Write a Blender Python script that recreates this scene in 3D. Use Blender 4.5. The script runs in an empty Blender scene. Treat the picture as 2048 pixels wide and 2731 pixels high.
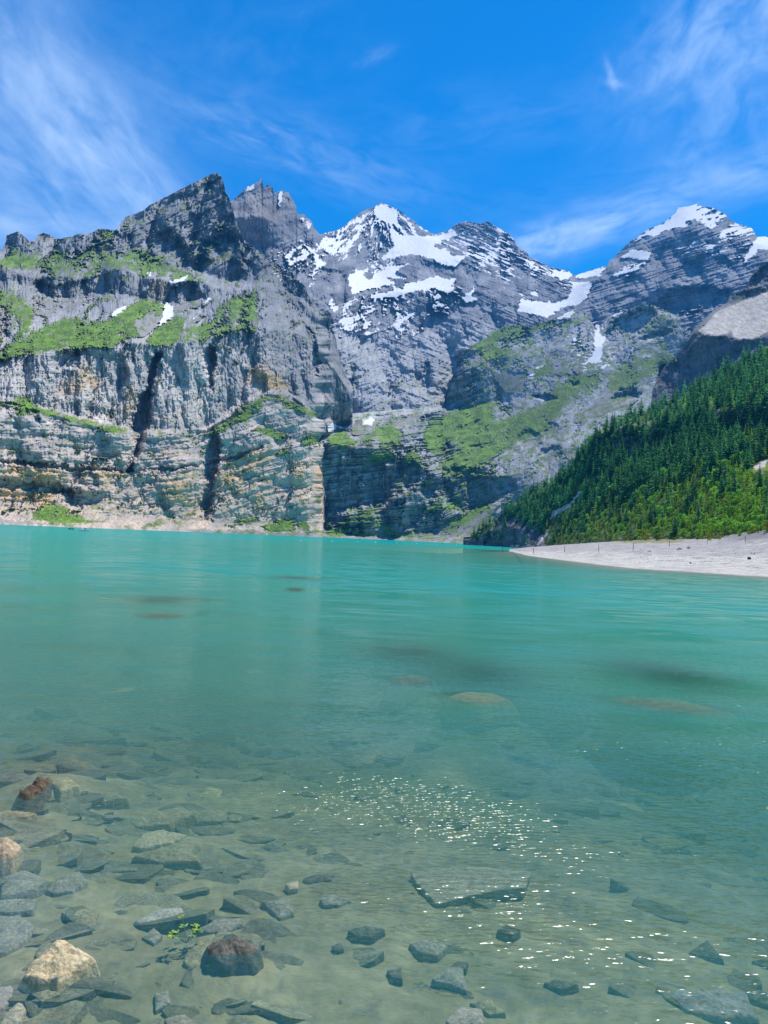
import bpy, bmesh, math, random
import numpy as np
from mathutils import Vector, Matrix
random.seed(7); rng = np.random.default_rng(11)
SC = bpy.context.scene
COL = SC.collection
R = math.radians
# ---------------------------------------------------------------- camera model (photo is 2048 x 2731)
F_PX, CX, CY, CAMZ = 2090.0, 1024.0, 1365.5, 3.0
ROLL, PITCH = R(2.70), R(1.91)
_Z1 = np.array([0, -math.sin(PITCH), math.cos(PITCH)]); _X0 = np.array([1.0, 0, 0])
FWD = np.array([0, math.cos(PITCH), math.sin(PITCH)])
RIGHT = math.cos(ROLL)*_X0 + math.sin(ROLL)*_Z1
UP = -math.sin(ROLL)*_X0 + math.cos(ROLL)*_Z1
CAM = np.array([0, 0, CAMZ])

def ray(px, py):
    """pixel -> horizontal unit direction (x, y) and slope t = dz / horizontal distance"""
    px = np.asarray(px, float); py = np.asarray(py, float)
    a = (px-CX)/F_PX; b = -(py-CY)/F_PX
    d = FWD + a[..., None]*RIGHT + b[..., None]*UP
    h = np.hypot(d[..., 0], d[..., 1])
    return d[..., 0]/h, d[..., 1]/h, d[..., 2]/h

def at_r(px, py, r):
    ux, uy, t = ray(px, py)
    return np.stack([ux*r, uy*r, CAMZ + t*r], -1)

def at_z(px, py, z=0.0):
    ux, uy, t = ray(px, py)
    r = (z-CAMZ)/t
    return np.stack([ux*r, uy*r, CAMZ + t*r], -1)

def project(P):
    d = np.asarray(P, float) - CAM
    w = d@FWD
    return CX + F_PX*(d@RIGHT)/w, CY - F_PX*(d@UP)/w, w

# ---------------------------------------------------------------- numpy noise
_an = np.random.default_rng(5).random(1024)*2*np.pi
_GX, _GY = np.cos(_an).astype(np.float32), np.sin(_an).astype(np.float32)
def perlin(x, y, seed=0):
    x = np.asarray(x, np.float32); y = np.asarray(y, np.float32)
    xi = np.floor(x); yi = np.floor(y); fx = x-xi; fy = y-yi
    xi = xi.astype(np.int64); yi = yi.astype(np.int64)
    def g(ix, iy, dx, dy):
        h = (ix*374761393 + iy*668265263 + seed*974634777) & 0xffffffff
        h = ((h ^ (h >> 13))*1274126177) & 0xffffffff
        h = (h ^ (h >> 16)) & 1023
        return _GX[h]*dx + _GY[h]*dy
    u = fx*fx*fx*(fx*(fx*6-15)+10); v = fy*fy*fy*(fy*(fy*6-15)+10)
    a = g(xi, yi, fx, fy); b = g(xi+1, yi, fx-1, fy)
    c = g(xi, yi+1, fx, fy-1); d = g(xi+1, yi+1, fx-1, fy-1)
    return (a+(b-a)*u)*(1-v) + (c+(d-c)*u)*v
def fbm(x, y, n=5, gain=0.5, seed=0):
    s = 0; a = 1.0; f = 1.0
    for i in range(n):
        s = s + a*perlin(x*f, y*f, seed+i*17); a *= gain; f *= 2.03
    return s
def ridged(x, y, n=4, gain=0.5, seed=0):
    s = 0; a = 1.0; f = 1.0
    for i in range(n):
        s = s + a*(1-2.2*np.abs(perlin(x*f, y*f, seed+i*31))); a *= gain; f *= 2.07
    return s
def facets(x, y, sx, sy, seed, tilt=1.2, k=1.5, amp=0.5):
    """rock buttresses: the upper envelope of tilted bulging plates, one per jittered cell (about -1..1)"""
    u = np.asarray(x, np.float32)/sx; v = np.asarray(y, np.float32)/sy
    ui = np.floor(u).astype(np.int64); vi = np.floor(v).astype(np.int64); best = None
    for dj in (-1, 0, 1):
        for di in (-1, 0, 1):
            ci, cj = ui+di, vi+dj
            h = (ci*374761393 + cj*668265263 + seed*974634777) & 0xffffffff
            h = ((h ^ (h >> 13))*1274126177) & 0xffffffff; h = h ^ (h >> 16)
            a, b, c, d, e = [((h >> q) & 63).astype(np.float32)/63 for q in (0, 5, 11, 17, 23)]
            dx = u-(ci+.1+.8*a); dy = v-(cj+.1+.8*b)
            p = amp*(c-.5)*2 + tilt*((d-.5)*2*dx+(e-.5)*1.4*dy) - k*(dx*dx+dy*dy)
            best = p if best is None else np.maximum(best, p)
    return best
def sstep(a, b, x):
    t = np.clip((x-a)/(b-a), 0, 1); return t*t*(3-2*t)
def mix(a, b, f):
    return a*(1-f) + b*f

# ---------------------------------------------------------------- object helpers
def tag(o, label=None, cat=None, group=None, kind=None):
    if label: o['label'] = label
    if cat: o['category'] = cat
    if group: o['group'] = group
    if kind: o['kind'] = kind
    return o
def link(name, me, mat=None, parent=None):
    o = bpy.data.objects.new(name, me); COL.objects.link(o)
    if mat: me.materials.append(mat)
    if parent: o.parent = parent
    return o
def empty(name, loc, rz=0.0):
    o = bpy.data.objects.new(name, None); COL.objects.link(o)
    o.location = loc; o.rotation_euler = (0, 0, rz); o.empty_display_size = 0.2
    return o
def mesh_np(name, V, faces, smooth=True, color=None, attrs=None):
    """V (n,3); faces (m,4) or (m,3) numpy"""
    me = bpy.data.meshes.new(name)
    V = np.ascontiguousarray(V, np.float32).reshape(-1, 3); faces = np.ascontiguousarray(faces, np.int32)
    k = faces.shape[1]; m = len(faces)
    me.vertices.add(len(V)); me.vertices.foreach_set('co', V.ravel())
    me.loops.add(m*k); me.loops.foreach_set('vertex_index', faces.ravel())
    me.polygons.add(m); me.polygons.foreach_set('loop_start', np.arange(0, m*k, k, dtype=np.int32))
    me.polygons.foreach_set('use_smooth', np.full(m, smooth, bool))
    me.update(calc_edges=True)
    if color is not None:
        c = me.color_attributes.new('albedo', 'FLOAT_COLOR', 'POINT')
        cc = np.ones((len(V), 4), np.float32); cc[:, :3] = np.asarray(color).reshape(-1, 3)
        c.data.foreach_set('color', cc.ravel())
    for k2, a in (attrs or {}).items():
        at = me.attributes.new(k2, 'FLOAT', 'POINT'); at.data.foreach_set('value', np.ascontiguousarray(a, np.float32).ravel())
    me.validate()
    return me
def grid_faces(nr, nc):
    i = np.arange(nr-1)[:, None]*nc + np.arange(nc-1)[None, :]
    return np.stack([i, i+1, i+nc+1, i+nc], -1).reshape(-1, 4)

# ---------------------------------------------------------------- material helpers
def new_mat(name):
    m = bpy.data.materials.new(name); m.use_nodes = True
    nt = m.node_tree; nt.nodes.clear()
    out = nt.nodes.new('ShaderNodeOutputMaterial')
    return m, nt, out
class NB:
    def __init__(s, nt): s.nt = nt
    def n(s, typ, **kw):
        nd = s.nt.nodes.new(typ)
        for k, v in kw.items(): setattr(nd, k, v)
        return nd
    def l(s, a, b): s.nt.links.new(a, b)
    def setin(s, sock, v):
        if hasattr(v, 'links') or isinstance(v, bpy.types.NodeSocket): s.l(v, sock)
        else: sock.default_value = v
    def math(s, op, a, b=None, c=None, clamp=False):
        nd = s.n('ShaderNodeMath', operation=op, use_clamp=clamp)
        s.setin(nd.inputs[0], a)
        if b is not None: s.setin(nd.inputs[1], b)
        if c is not None: s.setin(nd.inputs[2], c)
        return nd.outputs[0]
    def noise(s, vec, scale, detail=4, rough=0.55, dist=0.0, dim='3D'):
        nd = s.n('ShaderNodeTexNoise', noise_dimensions=dim)
        if vec is not None: s.l(vec, nd.inputs['Vector'])
        nd.inputs['Scale'].default_value = scale; nd.inputs['Detail'].default_value = detail
        nd.inputs['Roughness'].default_value = rough; nd.inputs['Distortion'].default_value = dist
        return nd
    def mapr(s, v, a, b, c=0.0, d=1.0, smooth=False):
        nd = s.n('ShaderNodeMapRange', interpolation_type='SMOOTHSTEP' if smooth else 'LINEAR')
        s.l(v, nd.inputs['Value'])
        for k, x in zip(('From Min', 'From Max', 'To Min', 'To Max'), (a, b, c, d)): nd.inputs[k].default_value = x
        return nd.outputs[0]
    def mixc(s, f, a, b, blend='MIX'):
        nd = s.n('ShaderNodeMix', data_type='RGBA', blend_type=blend)
        s.setin(nd.inputs[0], f)
        for sk, v in ((nd.inputs[6], a), (nd.inputs[7], b)):
            if isinstance(v, tuple): sk.default_value = (*v, 1) if len(v) == 3 else v
            else: s.l(v, sk)
        return nd.outputs[2]
    def mapping(s, vec, scale=(1, 1, 1), rot=(0, 0, 0), loc=(0, 0, 0)):
        nd = s.n('ShaderNodeMapping'); s.l(vec, nd.inputs[0])
        nd.inputs['Scale'].default_value = scale; nd.inputs['Rotation'].default_value = rot; nd.inputs['Location'].default_value = loc
        return nd.outputs[0]
    def bsdf(s, color, rough=0.9, spec=0.2, normal=None):
        b = s.n('ShaderNodeBsdfPrincipled')
        if isinstance(color, tuple): b.inputs['Base Color'].default_value = (*color, 1)
        else: s.l(color, b.inputs['Base Color'])
        s.setin(b.inputs['Roughness'], rough); b.inputs['Specular IOR Level'].default_value = spec
        if normal is not None: s.l(normal, b.inputs['Normal'])
        return b

def mat_terrain(name, nscale, amt=0.35, bump=0.0, bscale=1.0):
    """albedo attribute x fine procedural mottling"""
    m, nt, out = new_mat(name); N = NB(nt)
    at = N.n('ShaderNodeVertexColor', layer_name='albedo')
    geo = N.n('ShaderNodeNewGeometry')
    nz = N.noise(geo.outputs['Position'], nscale, 6, 0.65)
    f = N.mapr(nz.outputs['Fac'], 0.25, 0.75, 1-amt, 1+amt)
    c = N.n('ShaderNodeVectorMath', operation='SCALE'); N.l(at.outputs['Color'], c.inputs[0]); N.l(f, c.inputs['Scale'])
    nrm = None
    if bump:
        nb = N.noise(geo.outputs['Position'], bscale, 5, 0.6)
        bp = N.n('ShaderNodeBump'); bp.inputs['Strength'].default_value = 1; bp.inputs['Distance'].default_value = bump
        N.l(nb.outputs['Fac'], bp.inputs['Height']); nrm = bp.outputs[0]
    b = N.bsdf(c.outputs[0], 0.95, 0.1, nrm)
    N.l(b.outputs[0], out.inputs[0])
    return m
def mat_plain(name, color, var=0.25, scale=5.0, rough=0.8, spec=0.3, bump=0.0):
    m, nt, out = new_mat(name); N = NB(nt)
    tc = N.n('ShaderNodeTexCoord')
    nz = N.noise(tc.outputs['Object'], scale, 6, 0.6)
    f = N.mapr(nz.outputs['Fac'], 0.25, 0.75, 1-var, 1+var)
    c = N.n('ShaderNodeVectorMath', operation='SCALE'); c.inputs[0].default_value = color; N.l(f, c.inputs['Scale'])
    nrm = None
    if bump:
        bp = N.n('ShaderNodeBump'); bp.inputs['Distance'].default_value = bump; N.l(nz.outputs['Fac'], bp.inputs['Height']); nrm = bp.outputs[0]
    b = N.bsdf(c.outputs[0], rough, spec, nrm); N.l(b.outputs[0], out.inputs[0])
    return m
# ---------------------------------------------------------------- what the rock faces carry: meadow, snow, scree, tan rock, recesses
GX0, GY0, GST = -340.0, 400.0, 2.0
GW, GH = 1460, 560
def crop(x0, y0, s):
    return lambda *p: np.array([(x0+s*a, y0+s*b) for a, b in p])
K = 700/1659
c1, c2, c3 = crop(0, 440, K), crop(650, 440, K), crop(1348, 440, K)
c4, c5, c6 = crop(0, 860, K), crop(600, 860, K), crop(1248, 860, 800/1659)
def fill(poly):
    gx = (poly[:, 0]-GX0)/GST; gy = (poly[:, 1]-GY0)/GST
    x0, x1 = int(max(0, gx.min()-1)), int(min(GW-1, gx.max()+2)); y0, y1 = int(max(0, gy.min()-1)), int(min(GH-1, gy.max()+2))
    X, Y = np.meshgrid(np.arange(x0, x1+1), np.arange(y0, y1+1))
    inside = np.zeros(X.shape, bool); n = len(gx)
    for i in range(n):
        ax, ay, bx, by = gx[i], gy[i], gx[(i+1) % n], gy[(i+1) % n]
        if ay == by: continue
        c = ((ay > Y) != (by > Y)) & (X < (bx-ax)*(Y-ay)/(by-ay)+ax)
        inside ^= c
    return (slice(y0, y1+1), slice(x0, x1+1)), inside
def blur(a, s):
    if s <= 0: return a
    k = int(3*s)+1; g = np.exp(-0.5*(np.arange(-k, k+1)/s)**2); g /= g.sum()
    p = np.pad(a, ((k, k), (0, 0)), 'edge'); a = sum(g[i]*p[i:i+a.shape[0]] for i in range(2*k+1))
    p = np.pad(a, ((0, 0), (k, k)), 'edge'); return sum(g[i]*p[:, i:i+a.shape[1]] for i in range(2*k+1))
def canvas(items, s):
    a = np.zeros((GH, GW))
    for val, poly in items:
        sl, m = fill(poly); a[sl] = np.where(m, np.maximum(a[sl], val), a[sl])
    return blur(a, s)
def recess(items):
    tot = np.zeros((GH, GW))
    for depth, s, poly in items:
        a = np.zeros((GH, GW)); sl, m = fill(poly); a[sl][m] = depth
        tot += blur(a, s)
    return tot
def tilts(items):
    """faces that turn away to the left: deeper at their left edge"""
    tot = np.zeros((GH, GW)); X = GX0 + GST*np.arange(GW)[None, :]
    for amt, s, poly in items:
        a = np.zeros((GH, GW)); sl, m = fill(poly); a[sl][m] = 1
        xl, xr = poly[:, 0].min(), poly[:, 0].max()
        tot += amt*blur(a, s)*np.clip((xr-X)/(xr-xl), 0, 1)
    return tot
def samp(a, x, y):
    gx = np.clip((x-GX0)/GST, 0, GW-1.01); gy = np.clip((y-GY0)/GST, 0, GH-1.01)
    xi = gx.astype(int); yi = gy.astype(int); fx = gx-xi; fy = gy-yi
    return (a[yi, xi]*(1-fx)+a[yi, xi+1]*fx)*(1-fy) + (a[yi+1, xi]*(1-fx)+a[yi+1, xi+1]*fx)*fy

SNOW = [
 (1, c1((690,960),(740,910),(825,880),(770,920),(730,945))), (1, c1((985,1030),(1030,960),(1040,870),(1090,890),(1095,935),(1080,970))),
 (1, c1((1065,740),(1140,720),(1195,690),(1150,740),(1080,760))), (1, c1((1285,892),(1305,845),(1338,838),(1310,870))), (1, c1((938,678),(958,678),(952,712))),
 (1, c1((1218,962),(1240,952),(1240,968),(1222,980))),
 (.24, c2((560,880),(900,780),(1350,760),(1300,900),(1000,1070),(700,1080),(560,1010))), (.30, c2((860,440),(1000,560),(900,640),(700,690),(840,560))), (.28, c2((180,560),(420,480),(560,620),(380,740),(250,700))),(.16, c3((560,1000),(680,1100),(660,1260),(420,1270),(380,1100))),
 (.8, c2((225,172),(248,175),(238,232),(246,275),(212,262))), (.75, c2((15,145),(72,112),(62,152),(22,165))), (.7, c2((345,330),(380,325),(385,350),(350,350))), (.7, c2((400,370),(418,368),(420,400),(402,405))),
 (1, c2((826,268),(868,238),(985,290),(960,380),(900,370),(860,350),(815,310))),
 (.57, c2((500,440),(600,412),(780,280),(870,240),(990,290),(1190,430),(1050,450),(960,430),(850,420),(700,520),(570,590),(480,510))),
 (.75, c2((370,445),(480,520),(570,590),(650,540),(600,470),(500,440),(480,500),(420,470))),
 (.8, c2((250,575),(310,525),(335,550),(290,600),(355,595),(290,640),(325,695),(270,620))), (.72, c2((370,500),(440,530),(500,610),(545,600),(520,630),(375,705),(460,640),(430,560))),
 (1, c2((930,400),(1010,450),(1200,450),(1395,405),(1390,430),(1270,470),(1200,510),(1300,545),(1310,575),(1425,568),(1330,645),(1260,630),(1180,590),(1060,560),(980,575),(880,605),(865,590),(950,520),(920,440))),
 (1, c2((662,690),(810,650),(755,690),(790,725),(850,690),(900,640),(1050,620),(960,670),(1050,720),(900,710),(975,750),(800,785),(690,812),(662,740))),
 (1, c2((780,842),(880,810),(1020,770),(1030,740),(1080,742),(1220,700),(1270,720),(1350,715),(1310,770),(1335,790),(1280,805),(1200,780),(1100,790),(960,835),(860,845))),
 (.9, c2((1380,842),(1470,760),(1440,838),(1492,850),(1400,878))), (.62, c2((690,900),(780,885),(875,915),(830,1005),(760,1045),(745,1020),(840,935),(700,995),(565,1008),(600,965),(700,955))),
 (1, c2((755,1060),(855,1050),(770,1085))), (1, c2((900,1032),(1080,925),(1135,875),(1085,945),(920,1034))), (.7, c2((975,1020),(1045,1005),(1000,1065))),
 (1, c2((535,1622),(580,1640),(650,1662),(600,1665))), (1, c2((745,1610),(825,1598),(812,1642),(760,1644))), (.8, c5((640,640),(725,650),(660,705))),
 (.50, c2((1200,420),(1390,360),(1700,420),(1700,760),(1440,570),(1300,550))), (.9, c2((1440,562),(1540,605),(1665,660),(1560,635))),
 (.56, c3((0,440),(70,510),(140,560),(240,630),(400,670),(430,740),(380,790),(250,720),(120,620),(0,560))), (.9, c3((270,650),(400,668),(425,700),(350,735))),
 (.75, c3((430,700),(640,638),(600,700),(440,720))), (1, c3((72,918),(100,845),(270,870),(400,830),(430,740),(558,742),(500,855),(440,890),(380,890),(260,965))),
 (.9, c3((305,972),(445,908),(410,962))), (1, c3((65,808),(112,818),(105,835))), (.8, c3((150,822),(200,778),(205,825))),
 (1, c3((805,512),(840,460),(900,410),(1020,350),(1085,262),(1215,240),(1200,290),(1140,360),(1190,382),(1000,412),(960,444),(870,452))),
 (.68, c3((1140,360),(1210,255),(1340,275),(1410,310),(1300,410),(1260,390),(1200,340))), (.64, c3((1320,525),(1350,430),(1450,370),(1580,398),(1590,440),(1470,455),(1400,435))),
 (1, c3((1498,612),(1540,540),(1600,448),(1900,455),(1900,540),(1659,532),(1600,532),(1530,612))), (.9, c3((722,592),(790,538),(925,552),(900,602),(790,592))),
 (.62, c3((655,702),(760,640),(905,598),(830,672),(740,702))), (.44, c3((1080,480),(1500,460),(1480,560),(1100,530))), (1, c3((655,957),(752,913),(722,947))),
 (.9, c3((560,1012),(592,1008),(604,1080),(634,1085),(604,1190),(604,1245),(498,1252),(560,1190))), (.7, c3((585,1285),(665,1238),(622,1285))), (1, c3((393,1112),(460,1092),(442,1117))),
 (.9, c3((408,1204),(482,1186),(470,1202))), (1, c3((183,1293),(258,1250),(202,1294))), (1, c3((152,1352),(158,1318),(184,1313))), (1, c3((1083,1112),(1142,1098),(1102,1120))), (.55, c3((1085,992),(1200,938),(1268,926),(1170,972),(1110,998))),
]
GRASS = [
 (1, c1((-300,1230),(-300,1180),(0,1170),(250,1040),(330,1000),(470,955),(565,970),(520,1010),(440,1040),(700,965),(830,870),(930,840),(1040,870),(1020,960),(950,930),(840,990),(890,1080),(800,1100),(700,1160),(560,1150),(420,1170),(250,1190),(0,1230))),
 (1, c1((925,1135),(960,1060),(1050,1000),(1100,960),(1185,955),(1140,1060),(1100,1135),(1000,1150))),
 (.68, c1((1110,1130),(1200,1040),(1320,980),(1380,900),(1500,830),(1640,785),(1625,1040),(1400,1075),(1200,1115))),
 (.62, c1((-300,640),(10,600),(80,540),(240,560),(350,550),(450,560),(560,520),(640,405),(740,405),(690,570),(850,540),(1000,570),(1090,640),(1190,670),(1300,740),(1100,740),(1000,690),(870,700),(800,640),(700,660),(640,660),(530,730),(420,690),(340,700),(240,680),(100,660),(0,625),(-300,700))),
 (.72, c1((-300,800),(0,790),(60,780),(220,920),(200,1000),(130,1040),(100,980),(0,900))), (.9, c1((70,1100),(180,980),(205,1010),(130,1105))), (.6, c1((520,930),(640,820),(740,830),(620,880),(540,950))), (.8, c1((-200,1130),(0,1060),(20,1120),(0,1130))),
 (1, c4((-100,500),(60,510),(130,462),(180,475),(260,545),(420,588),(560,628),(720,645),(815,692),(720,705),(560,655),(400,612),(180,555))), (1, c4((85,548),(160,548),(172,592),(100,582))),
 (.68, c4((950,688),(1150,702),(1280,708),(1400,648),(1480,575),(1560,535),(1659,465),(1659,525),(1600,605),(1520,622),(1420,685),(1290,725),(1150,720))),
 (1, c4((205,1255),(260,1165),(380,1155),(500,1228),(605,1250),(580,1275),(400,1266))), (.9, c4((900,1282),(980,1256),(1045,1265),(960,1288))), (.7, c4((1400,1282),(1500,1248),(1645,1215),(1600,1255),(1450,1294))),
 (1, c5((80,570),(160,528),(210,560),(130,625))), (.68, c5((60,540),(250,452),(350,447),(470,505),(560,560),(615,602),(570,620),(420,545),(280,485),(120,545))), (.9, c5((175,682),(300,655),(380,698),(405,765),(260,715))),
 (1, c5((485,725),(560,698),(615,740),(540,785),(488,775))), (.8, c5((315,835),(390,780),(435,832))), (1, c5((635,745),(700,698),(760,685),(825,762),(740,805))), (.5, c5((720,690),(780,635),(800,640),(720,702))),
 (.92, c5((865,755),(900,732),(1000,770),(1060,775),(1105,785),(1115,690),(1050,668),(1085,615),(950,680),(925,705),(1000,740),(950,750))), (.9, c5((890,885),(915,815),(1050,805),(1085,850),(960,895))), (.9, c5((1105,885),(1180,805),(1235,870),(1222,895))),
 (1, c5((1250,700),(1300,645),(1400,655),(1405,740),(1332,848),(1278,790))), (.78, c5((1290,640),(1450,560),(1659,495),(1700,620),(1550,700),(1700,760),(1700,880),(1500,965),(1470,965),(1375,955),(1365,885),(1500,800),(1420,740),(1400,650))),
 (.85, c5((500,1332),(700,1308),(950,1325),(1050,1318),(1350,1352),(1100,1354),(850,1347),(680,1337))), (1, c5((230,1315),(330,1248),(430,1240),(445,1312),(340,1322))), (.9, c5((450,1272),(490,1238),(535,1290),(525,1332))),
 (.42, c5((690,1320),(760,1215),(900,1170),(965,1200),(950,1295))), (.9, c5((1230,1205),(1350,1115),(1365,1180),(1280,1205))), (.9, c5((1385,1172),(1470,1118),(1515,1150),(1460,1165))), (.85, c5((1355,1335),(1420,1260),(1659,1135),(1700,1150),(1450,1312))), (.8, c5((965,1295),(1065,1268),(1050,1322))),
 (.5, c6((0,460),(130,430),(160,460),(60,500))), (.72, c6((0,600),(150,560),(330,490),(450,430),(560,300),(700,290),(740,330),(580,410),(430,600),(260,660),(180,720),(0,800))),
 (.6, c6((760,370),(790,290),(860,240),(960,200),(1170,170),(1150,230),(1000,290),(880,390))), (.5, c6((0,1060),(150,1000),(60,1065))), (.6, c6((0,120),(130,40),(300,0),(700,-20),(300,60),(160,110),(240,200),(100,200))),
 (.6, c6((350,260),(480,230),(450,290),(360,300))), (.7, c3((1390,880),(1440,830),(1530,790),(1900,740),(1900,760),(1500,830))), (.6, c3((1055,1255),(1112,1175),(1082,1275))), (.55, c3((1280,940),(1330,915),(1300,960),(1200,1050),(1190,1030))),
]
TAN = [
 (.8, c4((80,905),(350,930),(430,1000),(200,1010),(0,955))), (1, c4((0,1040),(150,1050),(345,1090),(330,1165),(100,1115),(0,1105))), (.6, c4((440,950),(760,945),(680,1035),(620,990))), (.85, c4((1180,1235),(1265,1090),(1285,990),(1255,1150),(1205,1235))),
 (.65, c4((760,620),(830,560),(875,450),(830,370))), (.55, c4((340,450),(500,300),(560,270),(650,400),(480,445))), (.6, c4((1480,840),(1659,795),(1659,885),(1480,960),(1380,1055),(1390,930))), (.7, c4((1570,1140),(1659,1095),(1659,1185))), (.6, c4((1200,1150),(1000,1100),(1050,1000),(1220,1000))),
 (.75, c5((120,355),(200,265),(345,335),(430,405),(260,435),(150,385))), (.7, c5((555,955),(625,895),(605,1175),(580,1100))), (.8, c5((425,905),(492,865),(505,1235),(480,1100))), (.7, c5((60,880),(330,800),(250,900),(80,955))), (.7, c5((180,1105),(250,1045),(240,1175))), (.6, c5((200,985),(330,955),(250,1015))),
 (.6, c5((0,960),(120,930),(100,1100),(0,1060))), (.12, c2((20,260),(120,220),(250,300),(225,370),(60,390))), (.9, c6((80,150),(130,130),(112,255),(85,235))), (.5, c1((940,800),(960,730),(1050,740),(1040,860))), (.08, c1((1440,250),(1650,170),(1659,500),(1500,420))),
]
SCREE = [
 (.9, c1((830,1000),(1020,890),(1035,960),(980,1040),(890,1105))), (.8, c1((1090,890),(1410,825),(1300,885),(1090,945))), (.85, c1((1090,1110),(1200,970),(1345,925),(1190,1030))), (.85, c1((250,1100),(390,1020),(520,1000),(450,1090),(300,1132))),
 (.55, c1((-300,1150),(-300,850),(200,830),(400,830),(640,820),(530,910),(330,960),(210,1000),(0,1100))), (.8, c1((700,960),(830,1000),(890,1090),(840,1000),(930,850),(900,840))),
 (.9, c5((780,695),(830,628),(995,618),(900,682),(820,725))), (.8, c5((480,702),(510,655),(595,722))), (.7, c5((1020,605),(1390,535),(1100,685))), (.9, c5((860,1312),(1030,1275),(1250,1332),(1000,1322))), (.5, c5((1130,680),(1280,850),(1330,850),(1425,800),(1300,1000),(1160,800))),
 (.85, c6((110,260),(350,280),(300,385),(200,392),(150,330))), (.7, c6((420,200),(700,180),(650,270),(745,300),(620,290),(440,300))), (.7, c6((780,190),(1100,70),(1200,60),(1000,140),(830,182))), (.75, c6((590,520),(780,380),(960,420),(880,480),(600,565),(420,690),(560,620))),
 (.75, c6((0,1105),(240,955),(130,1065),(20,1175),(0,1175))), (.6, c3((380,1150),(580,1180),(500,1260),(330,1300))), (.6, c3((880,1040),(960,950),(1070,960),(1200,990),(1000,1060),(840,1100))), (.7, c5((1260,1330),(1659,1150),(1659,1400),(1300,1400))),
 (.9, c4((-300,1240),(0,1240),(300,1262),(700,1290),(1659,1310),(1659,1345),(900,1310),(300,1285),(-300,1270))), (.9, c5((0,1330),(500,1325),(900,1350),(1300,1370),(1300,1400),(500,1360),(0,1345))),
]
PALE = [
 (1, c3((1195,1052),(1270,1000),(1330,930),(1450,880),(1659,795),(2000,700),(2000,1000),(1659,1050),(1560,1112),(1440,1092),(1425,1020),(1330,1005),(1260,1020))), (1, c3((1210,1045),(1260,1018),(1330,1008),(1418,1030),(1415,1065),(1300,1085))),
 (.6, c6((560,620),(740,540),(700,600),(640,700),(520,640),(420,690))), (.5, c5((430,640),(620,640),(620,860),(520,1200),(430,860))), (.5, c4((0,330),(240,330),(330,470),(180,470),(0,480))), (.45, c4((480,400),(720,420),(720,640),(520,600))), (.4, c4((960,180),(1280,150),(1320,600),(1160,640),(1000,500))),
 (.4, c2((560,1050),(900,1100),(880,1300),(640,1300))), (.4, c2((1000,1080),(1659,1000),(1350,1200),(1100,1200))), (.5, c5((560,500),(900,200),(1400,300),(1380,560),(650,640))), (.6, c3((1250,710),(1430,655),(1430,680),(1270,745),(1100,790))), (.5, c3((520,800),(700,760),(560,830))),
]
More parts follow.
